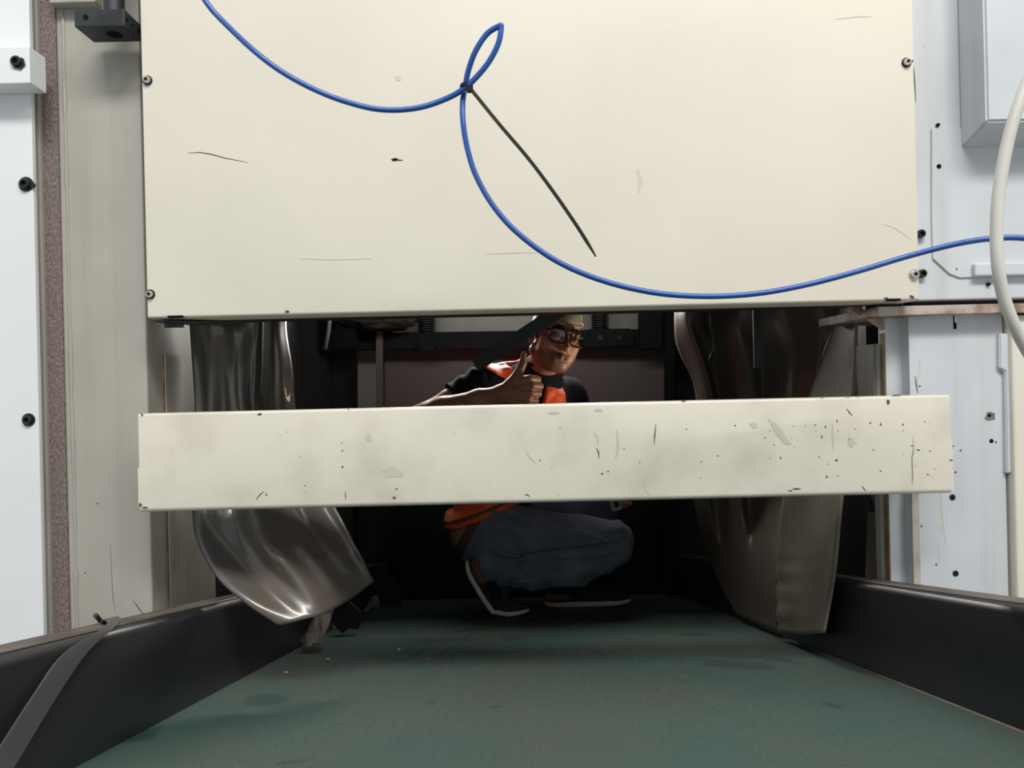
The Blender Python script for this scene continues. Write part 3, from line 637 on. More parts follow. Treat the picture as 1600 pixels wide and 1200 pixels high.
# greasy casting left of the spring
bm = bmesh.new(); bmesh.ops.create_icosphere(bm, subdivisions=4, radius=1)
from mathutils import noise as mn
for v in bm.verts:
    q = v.co*(1+.22*mn.noise(v.co*3)); v.co = Vector((q.x*.16, q.y*.08, q.z*.045))+P(590, 500, YK-.16)
ms = mk('grease_housing', from_bm(bm), 'grime', None, True, label='lumpy greasy dark housing at the back above the pink post', cat='housing')
mk('angle_bracket', join(pprism([(637, 450), (647, 450), (647, 522), (637, 522)], YK-.05, .01), pprism([(612, 518), (647, 516), (647, 523), (618, 523)], YK-.052, .01)), 'grey', None, label='pale grey angle bracket between the greasy housing and the left spring', cat='bracket')
mk('linkage_rod', tube([P(518, 470, YK-.3), P(513, 520, YK-.3), P(508, 546, YK-.3)], .008, 8), 'grey', None, True, label='thin pale rod slanting down in front of the dark rear beam at left', cat='rod')
mk('valve_block', join(pprism([(455, 500), (512, 500), (512, 552), (462, 556)], YK-.25, .06, .006), pprism([(512, 515), (555, 512), (558, 545), (512, 550)], YK-.2, .05, .006)), 'black', None, label='black block on the rear beam behind the left flaps', cat='block')
mk('top_panel', pprism([(460, 455), (512, 455), (512, 515), (460, 515)], YK-.02, .01), 'pink', None, label='small brownish panel high at the back left above the black block', cat='sheet')

#PERSON#
# ------------------------------------------------------------------ the crouching man
class SDF:
    def __init__(s, lo, hi, h):
        s.h = h; s.lo = np.array(lo, np.float32); n = np.ceil((np.array(hi)-np.array(lo))/h).astype(int)+1
        s.n = n; s.F = np.full(tuple(n), .25, np.float32)
    def _win(s, lo, hi):
        a = np.maximum(np.floor((np.array(lo)-s.lo)/s.h).astype(int), 0); b = np.minimum(np.ceil((np.array(hi)-s.lo)/s.h).astype(int)+1, s.n)
        if np.any(b <= a): return None
        g = [s.lo[i]+s.h*np.arange(a[i], b[i], dtype=np.float32) for i in range(3)]
        sl = tuple(slice(a[i], b[i]) for i in range(3))
        return sl, g[0][:, None, None], g[1][None, :, None], g[2][None, None, :]
    def _mix(s, sl, d, k, sub=False):
        A = s.F[sl]
        if sub: 
            A = -A; h = np.maximum(k-np.abs(A-d), 0)/k; s.F[sl] = -(np.minimum(A, d)-h*h*k*.25)
        else:
            h = np.maximum(k-np.abs(A-d), 0)/k; s.F[sl] = np.minimum(A, d)-h*h*k*.25
    def cap(s, a, b, ra, rb, k=.02, sub=False, ysc=1.):
        a, b = np.array(a, float), np.array(b, float); m = max(ra, rb)+k*1.5+.02
        w_ = s._win(np.minimum(a, b)-m, np.maximum(a, b)+m)
        if w_ is None: return
        sl, X, Y, Z = w_; d = b-a; L2 = float(d@d)+1e-12
        t = np.clip(((X-a[0])*d[0]+(Y-a[1])*d[1]+(Z-a[2])*d[2])/L2, 0, 1)
        q = np.sqrt((X-a[0]-t*d[0])**2+((Y-a[1]-t*d[1])/ysc)**2+(Z-a[2]-t*d[2])**2)-(ra+(rb-ra)*t)
        s._mix(sl, q, k, sub)
    def chain(s, pts, rs, k=.02):
        for i in range(len(pts)-1): s.cap(pts[i], pts[i+1], rs[i], rs[i+1], k)
    def ell(s, c, r, R=None, k=.02, sub=False):
        c = np.array(c, float); r = np.array(r, float); m = max(r)+k*1.5+.02
        w_ = s._win(c-m, c+m)
        if w_ is None: return
        sl, X, Y, Z = w_; X, Y, Z = X-c[0], Y-c[1], Z-c[2]
        if R is None: R = np.eye(3)
        u = [(X*R[0][i]+Y*R[1][i]+Z*R[2][i])/r[i] for i in range(3)]       # R columns = axes
        k0 = np.sqrt(u[0]**2+u[1]**2+u[2]**2); k1 = np.sqrt((u[0]/r[0])**2+(u[1]/r[1])**2+(u[2]/r[2])**2)+1e-9
        s._mix(sl, k0*(k0-1)/k1, k, sub)
    def plane(s, p, n):       # keep the side the normal points away from
        X, Y, Z = [s.lo[i]+s.h*np.arange(s.n[i], dtype=np.float32) for i in range(3)]
        n = np.array(Vector(n).normalized()); d = (X[:, None, None]-p[0])*n[0]+(Y[None, :, None]-p[1])*n[1]+(Z[None, None, :]-p[2])*n[2]
        s.F = np.maximum(s.F, d.astype(np.float32))
    def wrinkle(s, f):
        X, Y, Z = [s.lo[i]+s.h*np.arange(s.n[i], dtype=np.float32) for i in range(3)]
        s.F += f(X[:, None, None], Y[None, :, None], Z[None, None, :]).astype(np.float32)
    def mesh(s):
        F_ = s.F; F_[0] = F_[-1] = .1; F_[:, 0] = F_[:, -1] = .1; F_[:, :, 0] = F_[:, :, -1] = .1
        ins = F_ < 0
        C = [ins[i:F_.shape[0]-1+i, j:F_.shape[1]-1+j, k:F_.shape[2]-1+k] for i in (0, 1) for j in (0, 1) for k in (0, 1)]
        cnt = sum(c.astype(np.int8) for c in C); act = (cnt > 0) & (cnt < 8)
        I = np.argwhere(act); idx = -np.ones(act.shape, np.int64); idx[act] = np.arange(len(I))
        vals = {}; 
        for c in ((0, 0, 0), (0, 0, 1), (0, 1, 0), (0, 1, 1), (1, 0, 0), (1, 0, 1), (1, 1, 0), (1, 1, 1)):
            vals[c] = F_[I[:, 0]+c[0], I[:, 1]+c[1], I[:, 2]+c[2]]
        acc = np.zeros((len(I), 3)); ct = np.zeros(len(I))
        for c in vals:
            for ax in range(3):
                if c[ax]: continue
                e = list(c); e[ax] = 1; e = tuple(e); a, b = vals[c], vals[e]; m = (a < 0) != (b < 0)
                t = a/(a-b+1e-12); p = np.zeros((len(I), 3)); p += c; p[:, ax] += t
                acc[m] += p[m]; ct += m
        vs = (I+acc/ct[:, None])*s.h+s.lo
        fs = []
        for ax in range(3):
            o = [0, 0, 0]; o[ax] = 1
            A = ins[:ins.shape[0]-o[0], :ins.shape[1]-o[1], :ins.shape[2]-o[2]]; B = ins[o[0]:, o[1]:, o[2]:]
            E = np.argwhere(A != B); fl_ = A[E[:, 0], E[:, 1], E[:, 2]]
            u, v = [(1, 2), (2, 0), (0, 1)][ax]
            ok = (E[:, u] > 0) & (E[:, v] > 0); E = E[ok]; fl_ = fl_[ok]
            def g(du, dv):
                q = E.copy(); q[:, u] -= du; q[:, v] -= dv; return idx[q[:, 0], q[:, 1], q[:, 2]]
            q = np.stack([g(1, 1), g(0, 1), g(0, 0), g(1, 0)], 1); q[~fl_] = q[~fl_][:, ::-1]
            q = q[(q >= 0).all(1)]; fs.append(q)
        return vs, np.concatenate(fs)
def mk_sdf(name, sd, m, parent, label=None, tone=None, smooth_it=0):
    vs, fs = sd.mesh(); 
    for _ in range(smooth_it):          # light Laplacian relaxing
        acc = np.zeros_like(vs); ct = np.zeros(len(vs))
        for a, b in ((0, 1), (1, 2), (2, 3), (3, 0)):
            np.add.at(acc, fs[:, a], vs[fs[:, b]]); np.add.at(acc, fs[:, b], vs[fs[:, a]])
            ct += np.bincount(fs[:, a], minlength=len(vs))+np.bincount(fs[:, b], minlength=len(vs))
        vs = .5*vs+.5*acc/np.maximum(ct, 1)[:, None]
    org = np.array(wloc(parent)); me = bpy.data.meshes.new(name); me.vertices.add(len(vs))
    me.vertices.foreach_set('co', (vs-org).astype(np.float32).ravel())
    me.loops.add(len(fs)*4); me.loops.foreach_set('vertex_index', fs.ravel().astype(np.int32))
    me.polygons.add(len(fs)); me.polygons.foreach_set('loop_start', np.arange(0, len(fs)*4, 4, dtype=np.int32))
    me.polygons.foreach_set('use_smooth', np.ones(len(fs), bool))
    me.update(calc_edges=True); me.validate(); me.materials.append(M[m])
    if tone is not None:
        at = me.color_attributes.new('tone', 'FLOAT_COLOR', 'POINT'); c4 = np.ones((len(vs), 4), np.float32); c4[:, :3] = tone(vs)
        at.data.foreach_set('color', c4.ravel())
    o = bpy.data.objects.new(name, me); COL.objects.link(o); o.parent = parent
    if label: o['label'] = label
    return o

YM = 2.62
man = empty('person', P(800, 962, 2.6), 'man in an orange vest, jeans and cream cap crouching on the belt with thumb up', 'person')
hipR, hipL = P(775, 832, 2.60), P(775, 822, 2.78)
kneR, kneL = P(954, 848, 2.54), P(945, 775, 2.84)
ankR, ankL = P(765, 899, 2.57), P(872, 905, 2.82)
pel = P(762, 828, 2.69)
chest = P(818, 662, 2.72); belly = P(775, 750, 2.70); nbase = P(846, 590, 2.72)
shR, shL = P(755, 601, 2.62), P(888, 618, 2.82)
elR, wrR = P(655, 652, 2.56), P(787, 615, 2.42)
elL, wrL = P(915, 700, 2.86), P(948, 752, 2.76)
# head frame
a_ = math.radians(20); f_ = Vector((math.sin(a_), -math.cos(a_), 0)); r0 = Vector((math.cos(a_), math.sin(a_), 0)); u0 = Vector((0, 0, 1))
rho = math.radians(13); uu = u0*math.cos(rho)+r0*math.sin(rho); rr_ = r0*math.cos(rho)-u0*math.sin(rho)
pit = math.radians(-4); f2 = f_*math.cos(pit)+uu*math.sin(pit); uu = uu*math.cos(pit)-f_*math.sin(pit); f_ = f2
HC = P(867, 527, 2.60); SC = 1.03
def HL(x, y, z): return HC+(rr_*x+f_*y+uu*z)*SC
RH = np.array([[rr_[i], f_[i], uu[i]] for i in range(3)])
def hell(sd, c, r, k=.01, sub=False): sd.ell(HL(*c), [q*SC for q in r], RH, k, sub)
def hcap(sd, a, b, ra, rb, k=.008, sub=False): sd.cap(HL(*a), HL(*b), ra*SC, rb*SC, k, sub)

lo = [min(p[i] for p in (elR, kneR, kneL, pel, wrR, ankL))-.15 for i in range(3)]
sd = SDF((elR.x-.10, 2.30, bz(2.6)-.02), (kneR.x+.12, 3.0, H+.32), .0032)
# trunk and legs
sd.ell(pel, (.125, .155, .115), None, .03)
sd.chain([pel, belly, chest], [.12, .115, .13], .04)
sd.ell(chest+V(0, 0, .0), (.15, .125, .15), None, .04)
sd.chain([shR, P(822, 612, 2.72), shL], [.05, .085, .05], .05)
sd.chain([hipR, kneR], [.072, .045], .03); sd.chain([hipL, kneL], [.072, .045], .03)
sd.chain([kneR, P(890, 872, 2.55), ankR], [.042, .040, .028], .006); sd.chain([kneL, P(915, 835, 2.83), ankL], [.042, .040, .030], .006)
sd.chain([ankR, P(775, 935, 2.57), P(808, 950, 2.57)], [.034, .028, .018], .01)
sd.chain([ankL, P(900, 930, 2.82), P(960, 938, 2.82)], [.034, .028, .018], .01)
# arms
mR = P(706, 628, 2.60)
sd.chain([shR, mR, elR], [.052, .044, .038], .02)
sd.chain([elR, elR.lerp(wrR, .3), elR.lerp(wrR, .72), wrR], [.037, .043, .034, .028], .02)
sd.chain([shL, P(908, 665, 2.87), elL], [.052, .046, .040], .02)
sd.chain([elL, elL.lerp(wrL, .35), wrL], [.040, .040, .027], .02)
# neck and head
sd.chain([nbase, HL(0, -.03, -.06)], [.066, .056], .03)
hell(sd, (0, -.012, .035), (.074, .095, .088)); hell(sd, (0, .020, -.030), (.065, .066, .076), .02)
hell(sd, (0, .056, -.093), (.030, .024, .021), .025)
for q in (-1, 1):
    hcap(sd, (q*.055, -.002, -.055), (q*.022, .052, -.090), .023, .020, .02)
    hell(sd, (q*.045, .053, -.020), (.024, .022, .020), .015)
    hell(sd, (q*.038, .046, -.052), (.026, .026, .032), .02)
    hell(sd, (q*.077, -.008, -.008), (.007, .017, .030), .006)
    hell(sd, (q*.082, -.012, .002), (.004, .019, .026), .006)
    hell(sd, (q*.012, .098, -.040), (.0085, .010, .0075), .005)
    hell(sd, (q*.032, .094, .001), (.019, .013, .011), .008, True)
    hell(sd, (q*.032, .079, .000), (.0155, .0135, .0115), .003)   # closed-in lids round the eye
    hcap(sd, (q*.010, .092, .017), (q*.046, .080, .018), .008, .007, .012)
hcap(sd, (0, .090, .012), (0, .113, -.034), .0075, .0125, .009)
hcap(sd, (-.024, .078, -.064), (.026, .076, -.060), .006, .006, .008); hcap(sd, (0, .088, -.062), (0, .088, -.062), .0075, .0075, .010)
hcap(sd, (-.018, .079, -.075), (.020, .078, -.073), .007, .007, .008)
hcap(sd, (-.024, .0915, -.0695), (.027, .0905, -.0665), .0022, .0022, .003, True)
# right hand: fist with the thumb up
hx = Vector((.93, -.30, .10)).normalized(); hz = (Vector((.10, .12, 1))-hx*hx.dot(Vector((.10, .12, 1)))).normalized(); hy = hz.cross(hx)   # hy points away from the camera
def HH(x, y, z): return wrR+hx*x+hy*y+hz*z
sd.chain([wrR, HH(.03, 0, .0)], [.028, .030], .02)
for z0, z1, L in ((.026, .036, .100), (.010, .013, .104), (-.006, -.009, .098), (-.020, -.029, .088)):
    sd.cap(HH(.018, .002, z0), HH(L*.88, 0, z1), .016, .0125, .008)
sd.ell(HH(.05, .012, 0), (.036, .016, .036), np.array([[hx[i], hy[i], hz[i]] for i in range(3)]), .02)
fing = (((.088, .036), .040, .026, .0125), ((.093, .013), .044, .029, .0128), ((.087, -.010), .041, .027, .0122), ((.078, -.031), .034, .022, .0108))
for (kx, kz), l1, l2, rd in fing:
    k0 = HH(kx, .0, kz); k1 = HH(kx+.016, l1*.82, kz+.001); k2 = HH(kx-.014, l1*.82+.012, kz); k3 = HH(kx-.030, l1*.5, kz)
    sd.cap(k0, k1, rd*1.04, rd*.98, .0012); sd.cap(k1, k2, rd*.96, rd*.88, .003); sd.cap(k2, k3, rd*.88, rd*.75, .003)
t0 = HH(.026, .006, .026); t1 = HH(.052, .004, .058); t2 = HH(.068, .006, .088); t3 = HH(.074, .008, .118)
sd.cap(t0, t1, .021, .0155, .014); sd.cap(t1, t2, .0145, .0125, .006); sd.cap(t2, t3, .0125, .0092, .004)
# left hand hanging over the knee, holding the phone
lx = Vector((.30, -.45, -.84)).normalized(); ly = Vector((.75, -.5, .25)); ly = (ly-lx*ly.dot(lx)).normalized(); lz = lx.cross(ly)
def LH(x, y, z): return wrL+lx*x+ly*y+lz*z
sd.ell(LH(.045, 0, 0), (.044, .015, .036), np.array([[lx[i], ly[i], lz[i]] for i in range(3)]), .02)
for z0, L in ((-.030, .062), (-.010, .072), (.010, .068), (.029, .055)):
    sd.cap(LH(.03, 0, z0*.8), LH(.082, .004, z0), .011, .0095, .004); sd.cap(LH(.082, .004, z0), LH(.082+L*.35, .016, z0), .0095, .0088, .003); sd.cap(LH(.082+L*.35, .016, z0), LH(.082+L*.35, .038, z0), .0088, .0075, .003)
sd.cap(LH(.02, .004, -.03), LH(.055, .022, -.044), .014, .0105, .01); sd.cap(LH(.055, .022, -.044), LH(.078, .034, -.034), .0105, .0085, .004)
HCn = np.array(HC)
def tone(vs):
    q = (vs-HCn)@RH/SC; x, y, z = q[:, 0], q[:, 1], q[:, 2]; n = len(vs); c = np.ones((n, 3))
    head = (np.abs(x) < .1) & (np.abs(y) < .13) & (z > -.13) & (z < .13)
    sm = lambda v, a, b: np.clip((v-a)/(b-a), 0, 1)
    lip = ((x/.024)**2+((z+.068)/.0105)**2 < 1) & (y > .07)
    beard = sm(-z, .042, .062)*sm(y, -.015, .02)*.75
    mo = np.exp(-((z+.054+.25*np.abs(x))/.009)**2)*np.exp(-(x/.026)**4)*(y > .06)*.85
    burn = ((np.abs(x) > .055) & (y < .03) & (y > -.004) & (z < .04) & (z > -.05))*.55
    k = np.maximum(np.maximum(beard, mo), burn)*head
    tint = np.array([.20, .18, .19]); c = c*(1-k[:, None])+tint*k[:, None]
    ml = head & (y > .07) & (np.abs(x) < .026) & (np.abs(z+.0685-.0035*(x/.026)**2-.05*x) < .0022)
    c[head & lip] = c[head & lip]*.6+np.array([.62, .42, .43])*.35; c[ml] = [.16, .10, .10]; return c
mk_sdf('body', sd, 'skin', man, 'bare face, neck and hands with tanned skin', tone)

# eyes, eyebrows, glasses
for q in (-1, 1):
    e = mk('eye', lathe(HL(q*.032, .0755, 0), f_, [(-.006, .006)]+[(.0115*math.sin(t), .0115*math.cos(t)) for t in [i*math.pi/2/8 for i in range(9)]], 20), 'eye', man, True)
    d = (f_+rr_*-.25).normalized()
    e2 = mk('iris', lathe(HL(q*.032, .0755, 0)+d*.0098, d, [(0, .0058), (.0022, .0045), (.0026, .001)], 16), 'iris', e, True)
    mk('eyebrow', tube(catmull([HL(q*.012, .0985, .021), HL(q*.026, .098, .028), HL(q*.040, .090, .027), HL(q*.050, .080, .020)], 4), [.0022]+[.004]*11+[.0015], 8), 'hair', man, True)
gl_ = empty('glasses', HL(0, .11, 0), 'x', 'x'); del gl_['label'], gl_['category']; gl_.parent = man; gl_.location = HL(0, .11, 0)-wloc(man)
for q in (-1, 1):
    rim, n = [], 40; cx = q*.0335; yy = .1125
    for k in range(n):
        t = 2*math.pi*k/n; ct, st = math.cos(t), math.sin(t); e = 2/3.4
        x = math.copysign(abs(ct)**e, ct)*.0265; z = math.copysign(abs(st)**e, st)*.0215
        rim.append(HL(cx+x, yy-.010*(abs(cx+x)/.06)**2, z-.002))
    mk('rim', tube(rim+[rim[0], rim[1]], .0029, 8, False), 'frame', gl_, True)
    ctr_ = sum(rim, Vector())/n; 
    mk('lens', prism([p.lerp(ctr_, .03) for p in rim], f_*.0012), 'glass', gl_)
    mk('temple', tube(catmull([HL(q*.059, .104, .012), HL(q*.072, .07, .012), HL(q*.080, .0, .010), HL(q*.082, -.02, -.004)], 5), .0022, 8), 'frame', gl_, True)
mk('bridge', tube(catmull([HL(-.008, .1125, .006), HL(0, .1145, .009), HL(.008, .1125, .006)], 4), .0022, 8), 'frame', gl_, True)

# hair and cap
sh = SDF(HC-V(.16, .16, .16), HC+V(.16, .16, .2), .003)
hell(sh, (0, -.016, .030), (.0775, .095, .085), .01)
for q in (-1, 1): hcap(sh, (q*.073, .018, .03), (q*.069, .014, -.018), .006, .003, .008)
sh.plane(HL(0, .025, 0), f_*1+uu*-.15); sh.plane(HL(0, 0, -.05), -uu)
for q in (-1, 1): hell(sh, (q*.085, -.008, -.005), (.020, .022, .034), .004, True)
mk_sdf('hair', sh, 'hair', man, 'short dark hair under the cap')
sc_ = SDF(HC-V(.17, .17, .17), HC+V(.17, .17, .22), .003)
hell(sc_, (0, -.014, .040), (.0835, .1045, .096), .01)
sc_.plane(HL(0, .085, .036), (-uu-f_*.30)); 
mk_sdf('cap', sc_, 'cap', man, 'cream knitted cap', smooth_it=1)
band = []
for k in range(61):
    t = 2*math.pi*k/60; x, y = .0835*math.sin(t), -.014+.1045*math.cos(t)
    z = .036+(y-.085)*-.30+.006; sc1 = math.sqrt(max(0, 1-((z-.040)/.096)**2)); band.append(HL(x*sc1, -.014+(y+.014)*sc1, z))
mk('cap_band', tube(band, .0038, 8, False), 'cap', man, True)

# shirt
st = SDF((elR.x-.14, 2.36, pel.z-.06), (kneR.x+.06, 3.05, H+.20), .0045)
st.chain([pel, belly, chest], [.132, .128, .142], .04); st.ell(chest, (.162, .138, .162), None, .04)
st.chain([shR, P(822, 612, 2.72), shL], [.060, .096, .062], .05)
st.chain([shR, mR, mR.lerp(elR, .05)], [.066, .060, .058], .02)
st.chain([shL, P(908, 665, 2.87), elL], [.066, .060, .054], .02)
nd = (HL(0, -.03, -.06)-nbase).normalized()
st.cap(nbase-nd*.02, nbase+nd*.045, .080, .070, .02)
dR = (elR-shR).normalized()
st.wrinkle(lambda X, Y, Z: .0035*np.sin((X*dR.x+Y*dR.y+Z*dR.z)*130+5*np.sin(Z*22)+3*np.sin(X*25))*np.clip((P(780, 600, 2.6).x-X)/.05, 0, 1))
# cut the right sleeve above the elbow without touching the trunk
w0 = P(709, 627, 2.6); 
X_, Y_, Z_ = [st.lo[i]+st.h*np.arange(st.n[i], dtype=np.float32) for i in range(3)]
d_ = (X_[:, None, None]-w0.x)*dR.x+(Y_[None, :, None]-w0.y)*dR.y+(Z_[None, None, :]-w0.z)*dR.z
near = np.sqrt((X_[:, None, None]-elR.x)**2+(Y_[None, :, None]-elR.y)**2+(Z_[None, None, :]-elR.z)**2) < .17
st.F = np.where(near, np.maximum(st.F, d_), st.F).astype(np.float32)
mk_sdf('shirt', st, 'navy', man, 'dark navy short-sleeved shirt')
mk('collar', tube([nbase+nd*.055+(rr_*math.cos(t)+f_*math.sin(t))*.067 for t in [2*math.pi*k/32 for k in range(34)]], .008, 8, False), 'navy', man, True)
# vest: trunk only, open in front
def trunk(e, h=.005):
    t = SDF((pel.x-.26, 2.44, pel.z-.12), (shL.x+.10, 3.02, H+.20), h)
    t.ell(pel, (.140+e, .172+e, .13+e), None, .04); t.chain([pel, belly, chest], [.138+e, .134+e, .148+e], .04); t.ell(chest, (.167+e, .143+e, .167+e), None, .04)
    t.chain([shR.lerp(shL, .10), P(822, 612, 2.72), shR.lerp(shL, .86)], [.066+e, .099+e, .066+e], .04); return t
hemp, hemn = P(745, 815, 2.55), Vector((.33, 0, -.94))
vt = SDF((elR.x-.14, 2.36, pel.z-.12), (kneR.x+.06, 3.05, H+.20), .0045)
vt.chain([pel, belly, chest], [.132, .128, .142], .04); vt.ell(pel, (.138, .170, .128), None, .04); vt.ell(chest, (.162, .138, .162), None, .04)
vt.chain([shR, P(822, 612, 2.72), shL], [.060, .096, .062], .05); vt.chain([shR, mR, mR.lerp(elR, .05)], [.066, .060, .058], .02)
vt.chain([shL, P(908, 665, 2.87), elL], [.066, .060, .054], .02)
vt.F -= .0095
vt.wrinkle(lambda X, Y, Z: .0024*np.sin(X*45+Z*70+3*np.sin(Z*18+X*9))+.0024*np.sin(X*60-Z*140+2*np.sin(Y*30+X*20)))
vt.plane(hemp, hemn)
hz_ = H-.12
X_, Y_, Z_ = [vt.lo[i]+vt.h*np.arange(vt.n[i], dtype=np.float32) for i in range(3)]
aR, aL = P(772, 583, 2.6), P(887, 600, 2.66)
dRr = (X_[:, None, None]-aR.x)*-.52+(Z_[None, None, :]-aR.z)*-.85+0*Y_[None, :, None]
lowx = P(800, 600, 2.6).x
dRr = np.where((Z_[None, None, :] > hz_-.1) & (X_[:, None, None] < lowx+0*Y_[None, :, None]), dRr, -1)
dL_ = np.where(Z_[None, None, :] > hz_-.25, (X_[:, None, None]-aL.x)*.93+(Y_[None, :, None]-aL.y)*.36, -1)
dA = np.where((Z_[None, None, :] < hz_) & (X_[:, None, None] < P(705, 700, 2.6).x), .02+0*Y_[None, :, None], -1)
dA = np.where(Z_[None, None, :] < pel.z+.07, -1, dA)
vt.F = np.maximum(np.maximum(vt.F, dA), np.maximum(dRr, dL_)).astype(np.float32)
cd = Vector((.56, -.83, 0))
fp0 = P(847, 600, 2.58)
X_, Y_, Z_ = [vt.lo[i]+vt.h*np.arange(vt.n[i], dtype=np.float32) for i in range(3)]
lat = Vector((.83, .56, 0)); lc = fp0.dot(lat)
q = X_[:, None, None]*lat.x+Y_[None, :, None]*lat.y-lc
depth_ = (X_[:, None, None]-chest.x)*cd.x+(Y_[None, :, None]-chest.y)*cd.y+0*Z_[None, None, :]
wdt = .012+np.clip((Z_[None, None, :]-(H-.07))*.42, 0, .05)
vt.F = np.where((depth_ > .02) & (Z_[None, None, :] > hz_), np.maximum(vt.F, wdt-np.abs(q)), vt.F).astype(np.float32)
vt.cap(nbase-nd*.03, nbase+nd*.16, .080, .085, .01, True)
mk_sdf('vest', vt, 'orange', man, 'bright orange safety vest')
vb = SDF((pel.x-.26, 2.40, pel.z-.14), (kneR.x, 3.05, pel.z+.30), .0045); vb.chain([pel, belly, chest], [.132, .128, .142], .04); vb.ell(pel, (.138, .170, .128), None, .04); vb.F -= .0135; vb.plane(hemp-hemn.normalized()*.016, hemn); vb.plane(hemp-hemn.normalized()*.028, -hemn)
mk_sdf('vest_hem', vb, 'vesttrim', man, 'dark tape along the hem of the vest')

# jeans
jn = SDF((pel.x-.22, 2.36, bz(2.75)-.02), (kneR.x+.12, 3.0, pel.z+.30), .0042)
jn.ell(pel, (.136, .165, .127), None, .03); jn.chain([pel, belly], [.125, .122], .03)
jn.chain([hipR, kneR], [.098, .076], .008); jn.chain([hipL, kneL], [.098, .072], .008)
cR = P(890, 880, 2.55)
jn.chain([P(956, 856, 2.54), P(900, 886, 2.55), P(830, 893, 2.56), P(762, 886, 2.57)], [.066, .062, .060, .054], .004)
jn.chain([kneL, P(915, 835, 2.83), P(882, 892, 2.82)], [.070, .066, .056], .015)
def jw(X, Y, Z):
    kx, kz = kneR.x, kneR.z; r_ = np.sqrt((X-kx)**2+(Z-kz+.02)**2)
    a = .0026*np.sin(np.arctan2(Z-kz+.03, X-kx-.05)*15+4*np.sin(Y*23+X*18))*np.exp(-(r_/.16)**2)
    ax, az = P(790, 905, 2.57).x, P(790, 905, 2.57).z
    b = .0045*np.sin((X*.9-Z*.5)*120+2.5*np.sin(Y*30+Z*30))*np.exp(-((X-ax)**2+(Z-az)**2)/.012)
    h_ = .0028*np.sin((X*.7+Z*.75)*75+2*np.sin(Y*25+X*14)); return a+b+h_
jn.wrinkle(jw)
jn.plane(P(735, 840, 2.6), (-.87, 0, .50))
def hits(pxs, sdf, sub=4):
    out = []; q = [(a[0]+(b[0]-a[0])*t/sub, a[1]+(b[1]-a[1])*t/sub) for a, b in zip(pxs, pxs[1:]) for t in range(sub)]+[pxs[-1]]
    for px, py in q:
        for y in np.arange(2.38, 2.78, .0015):
            p = P(px, py, y); i = [int(round((p[k]-sdf.lo[k])/sdf.h)) for k in range(3)]
            if all(0 <= i[k] < sdf.n[k] for k in range(3)) and sdf.F[i[0], i[1], i[2]] < 0: out.append(p); break
    return out
for pxs, rad in (([(818, 873), (845, 868), (890, 862), (930, 860), (958, 852)], .011), ([(958, 852), (978, 846)], .006), ([(948, 866), (975, 872)], .006), ([(945, 838), (975, 832)], .005),
                 ([(790, 879), (818, 873)], .003), ([(790, 800), (812, 812), (826, 822)], .005), ([(812, 792), (830, 806)], .004), ([(805, 885), (820, 902)], .003), ([(845, 880), (870, 895)], .004)):
    hh = hits(pxs, jn)
    for p_, q_ in zip(hh, hh[1:]): jn.cap(p_, q_, rad, rad, .014, True)
cuf = (P(780, 902, 2.57)-P(850, 892, 2.56)).normalized()
X_, Y_, Z_ = [jn.lo[i]+jn.h*np.arange(jn.n[i], dtype=np.float32) for i in range(3)]
d_ = (X_[:, None, None]-P(775, 920, 2.57).x)*-.25+(Z_[None, None, :]-P(775, 920, 2.57).z)*-.97+0*Y_[None, :, None]
nearf = (Y_[None, :, None] < 2.70)
jn.F = np.where(nearf, np.maximum(jn.F, d_), jn.F).astype(np.float32)
mk_sdf('jeans', jn, 'jeans', man, 'faded dark blue jeans')
lb = SDF((pel.x-.22, 2.36, pel.z-.2), (pel.x+.2, 3.0, pel.z+.26), .0045)
lb.ell(pel, (.134, .163, .125), None, .03); lb.chain([pel, belly], [.127, .124], .03)
lb.plane(P(714, 850, 2.6), (-.87, 0, .50)); lb.plane(P(739, 842, 2.6), (.87, 0, -.50))
mk_sdf('leather_belt', lb, 'leather', man, 'brown leather belt')
for q in ((P(768, 890, 2.57), P(775, 930, 2.57), P(800, 948, 2.57)), (P(872, 895, 2.82), P(890, 928, 2.82), P(930, 936, 2.82))):
    sk = SDF(q[0]-V(.08, .08, .16), q[0]+V(.22, .08, .08), .004); sk.chain(q, [.044, .038, .024], .01)
    mk_sdf('sock', sk, 'navy', man)
# denim seams
for pxs in ([(752, 818), (790, 824), (830, 826), (880, 824), (920, 832), (950, 845)], [(757, 847), (770, 858), (790, 866), (815, 870)], [(757, 848), (762, 865), (770, 880)], [(800, 908), (830, 908), (860, 900), (900, 890), (935, 880)]):
    q = [p-V(0, .0012, 0) for p in hits(pxs, jn, 6)]
    if len(q) > 3: mk('seam', tube(q, .0016, 6), 'seam', man, True)

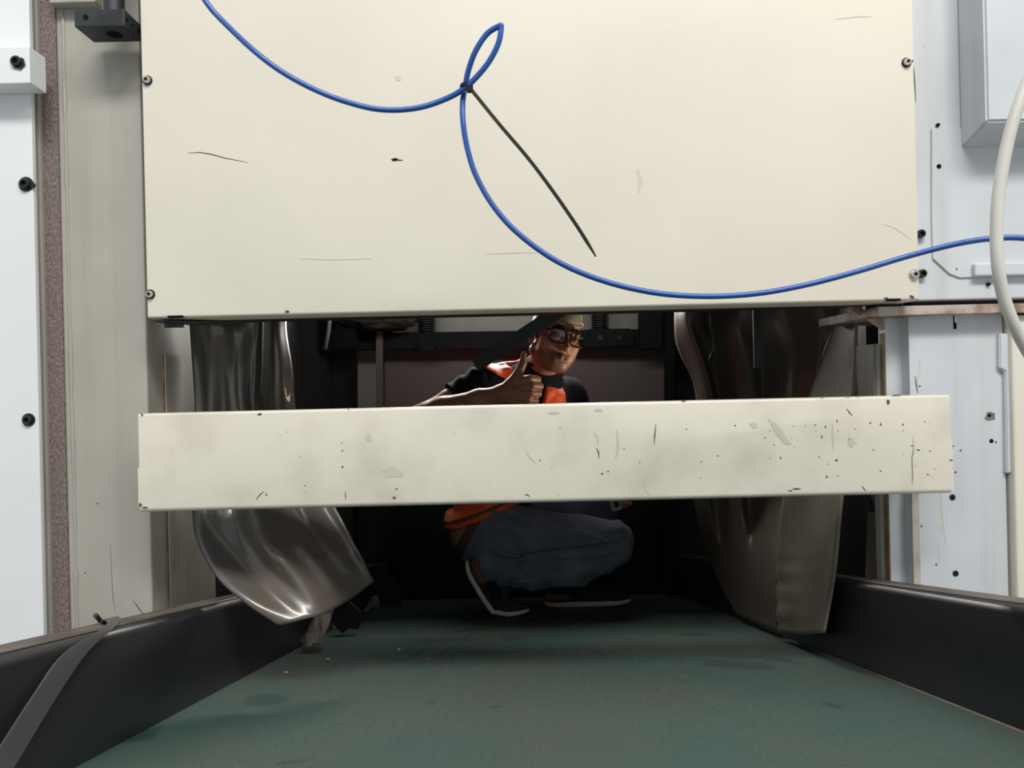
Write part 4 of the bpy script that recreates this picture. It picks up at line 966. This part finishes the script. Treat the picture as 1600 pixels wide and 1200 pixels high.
# shoes
def shoe(bottom, wid, Yc, hs, th):
    e = empty('shoe', bottom[0], 'x', 'x'); del e['label'], e['category']; e.parent = man; e.location = bottom[0]-wloc(man)
    pts = catmull(bottom, 5); n = len(pts)
    def arr(a): return np.interp(np.linspace(0, 1, n), np.linspace(0, 1, len(a)), a)
    W, Hh, T = arr(wid), arr(hs), arr(th); sv, uv = [], []; K = 20
    for i, p in enumerate(pts):
        t = (pts[min(i+1, n-1)]-pts[max(i-1, 0)]).normalized(); up = Vector((-t.z, 0, t.x)); 
        if up.z < 0 and abs(t.x) > .3: up = -up
        if up.x < 0 and abs(t.z) > .85: up = -up
        for k in range(K):
            a = 2*math.pi*k/K; ca, sa = math.cos(a), math.sin(a); ee = .5
            y = math.copysign(abs(ca)**ee, ca)*W[i]; h_ = (math.copysign(abs(sa)**ee, sa)*.5+.5)*T[i]
            sv.append(p+Vector((0, y, 0))+up*h_+Vector((0, 0, -BB*y if up.z > .8 else 0)))
        for k in range(K):
            a = 2*math.pi*k/K; ca, sa = math.cos(a), math.sin(a)
            y = math.copysign(abs(ca)**.8, ca)*W[i]*.93; h_ = T[i]*.6+max(0, sa)**.75*Hh[i]
            if sa < 0: h_ = T[i]*.6
            uv.append(p+Vector((0, y, 0))+up*h_)
    fs = [(i*K+k, i*K+(k+1) % K, (i+1)*K+(k+1) % K, (i+1)*K+k) for i in range(n-1) for k in range(K)]+[tuple(range(K))[::-1], tuple((n-1)*K+k for k in range(K))]
    mk('sole', (sv, fs), 'sole', e, True, 'off-white rubber sole'); mk('upper', (uv, fs), 'shoe', e, True)
    return e, pts
s1, q1 = shoe([P(727, 876, 2.57), P(729, 893, 2.57), P(740, 915, 2.57), P(755, 938, 2.57), P(770, 956, 2.57), P(788, 962, 2.57), P(808, 961, 2.57), P(828, 955, 2.57)],
      [.018, .032, .034, .040, .046, .047, .042, .016], 2.57, [.03, .062, .085, .095, .085, .060, .040, .018], [.014, .020, .022, .022, .021, .020, .018, .012])
s2, q2 = shoe([P(849, 944, 2.82), P(860, 948, 2.82), P(885, 949, 2.82), P(915, 948, 2.82), P(945, 947, 2.82), P(968, 945, 2.82), P(985, 940, 2.82)],
      [.020, .034, .036, .042, .047, .042, .018], 2.82, [.03, .065, .085, .07, .052, .04, .018], [.026, .030, .028, .025, .024, .020, .014])
def heelpatch(e, pts, i0, i1, off, up):
    q = []
    for i in range(i0, i1): q.append(pts[i]+up*off+V(0, -.034, 0))
    mk('heel_patch', tube(q, [.006]+[.017]*(len(q)-2)+[.006], 10), 'leather', e, True, 'brown leather heel patch')
heelpatch(s1, q1, 1, 12, .038, Vector((.88, 0, .48))); heelpatch(s2, q2, 1, 12, .044, Vector((0, 0, 1)))
# phone in the left hand
ph = empty('phone', LH(.10, .03, 0), 'small grey phone with a round dark lens held in the left hand above the knee', 'phone')
pc = P(963, 788, 2.66)
def PH(x, y, z): return pc+Vector((.95, .1, .25)).normalized()*x+Vector((.05, 1, 0))*y+Vector((-.25, 0, .97))*z
ph.location = pc
mk('phone_body', prism([PH(-.020, 0, -.022), PH(.016, 0, -.024), PH(.024, 0, .05), PH(-.022, 0, .05)], V(0, .010, 0), .003), 'phone', ph)
mk('lens', lathe(PH(-.001, -.0006, .000), (0, 1, 0), [(0, .0105), (.002, .0105)], 20), 'hole', ph)
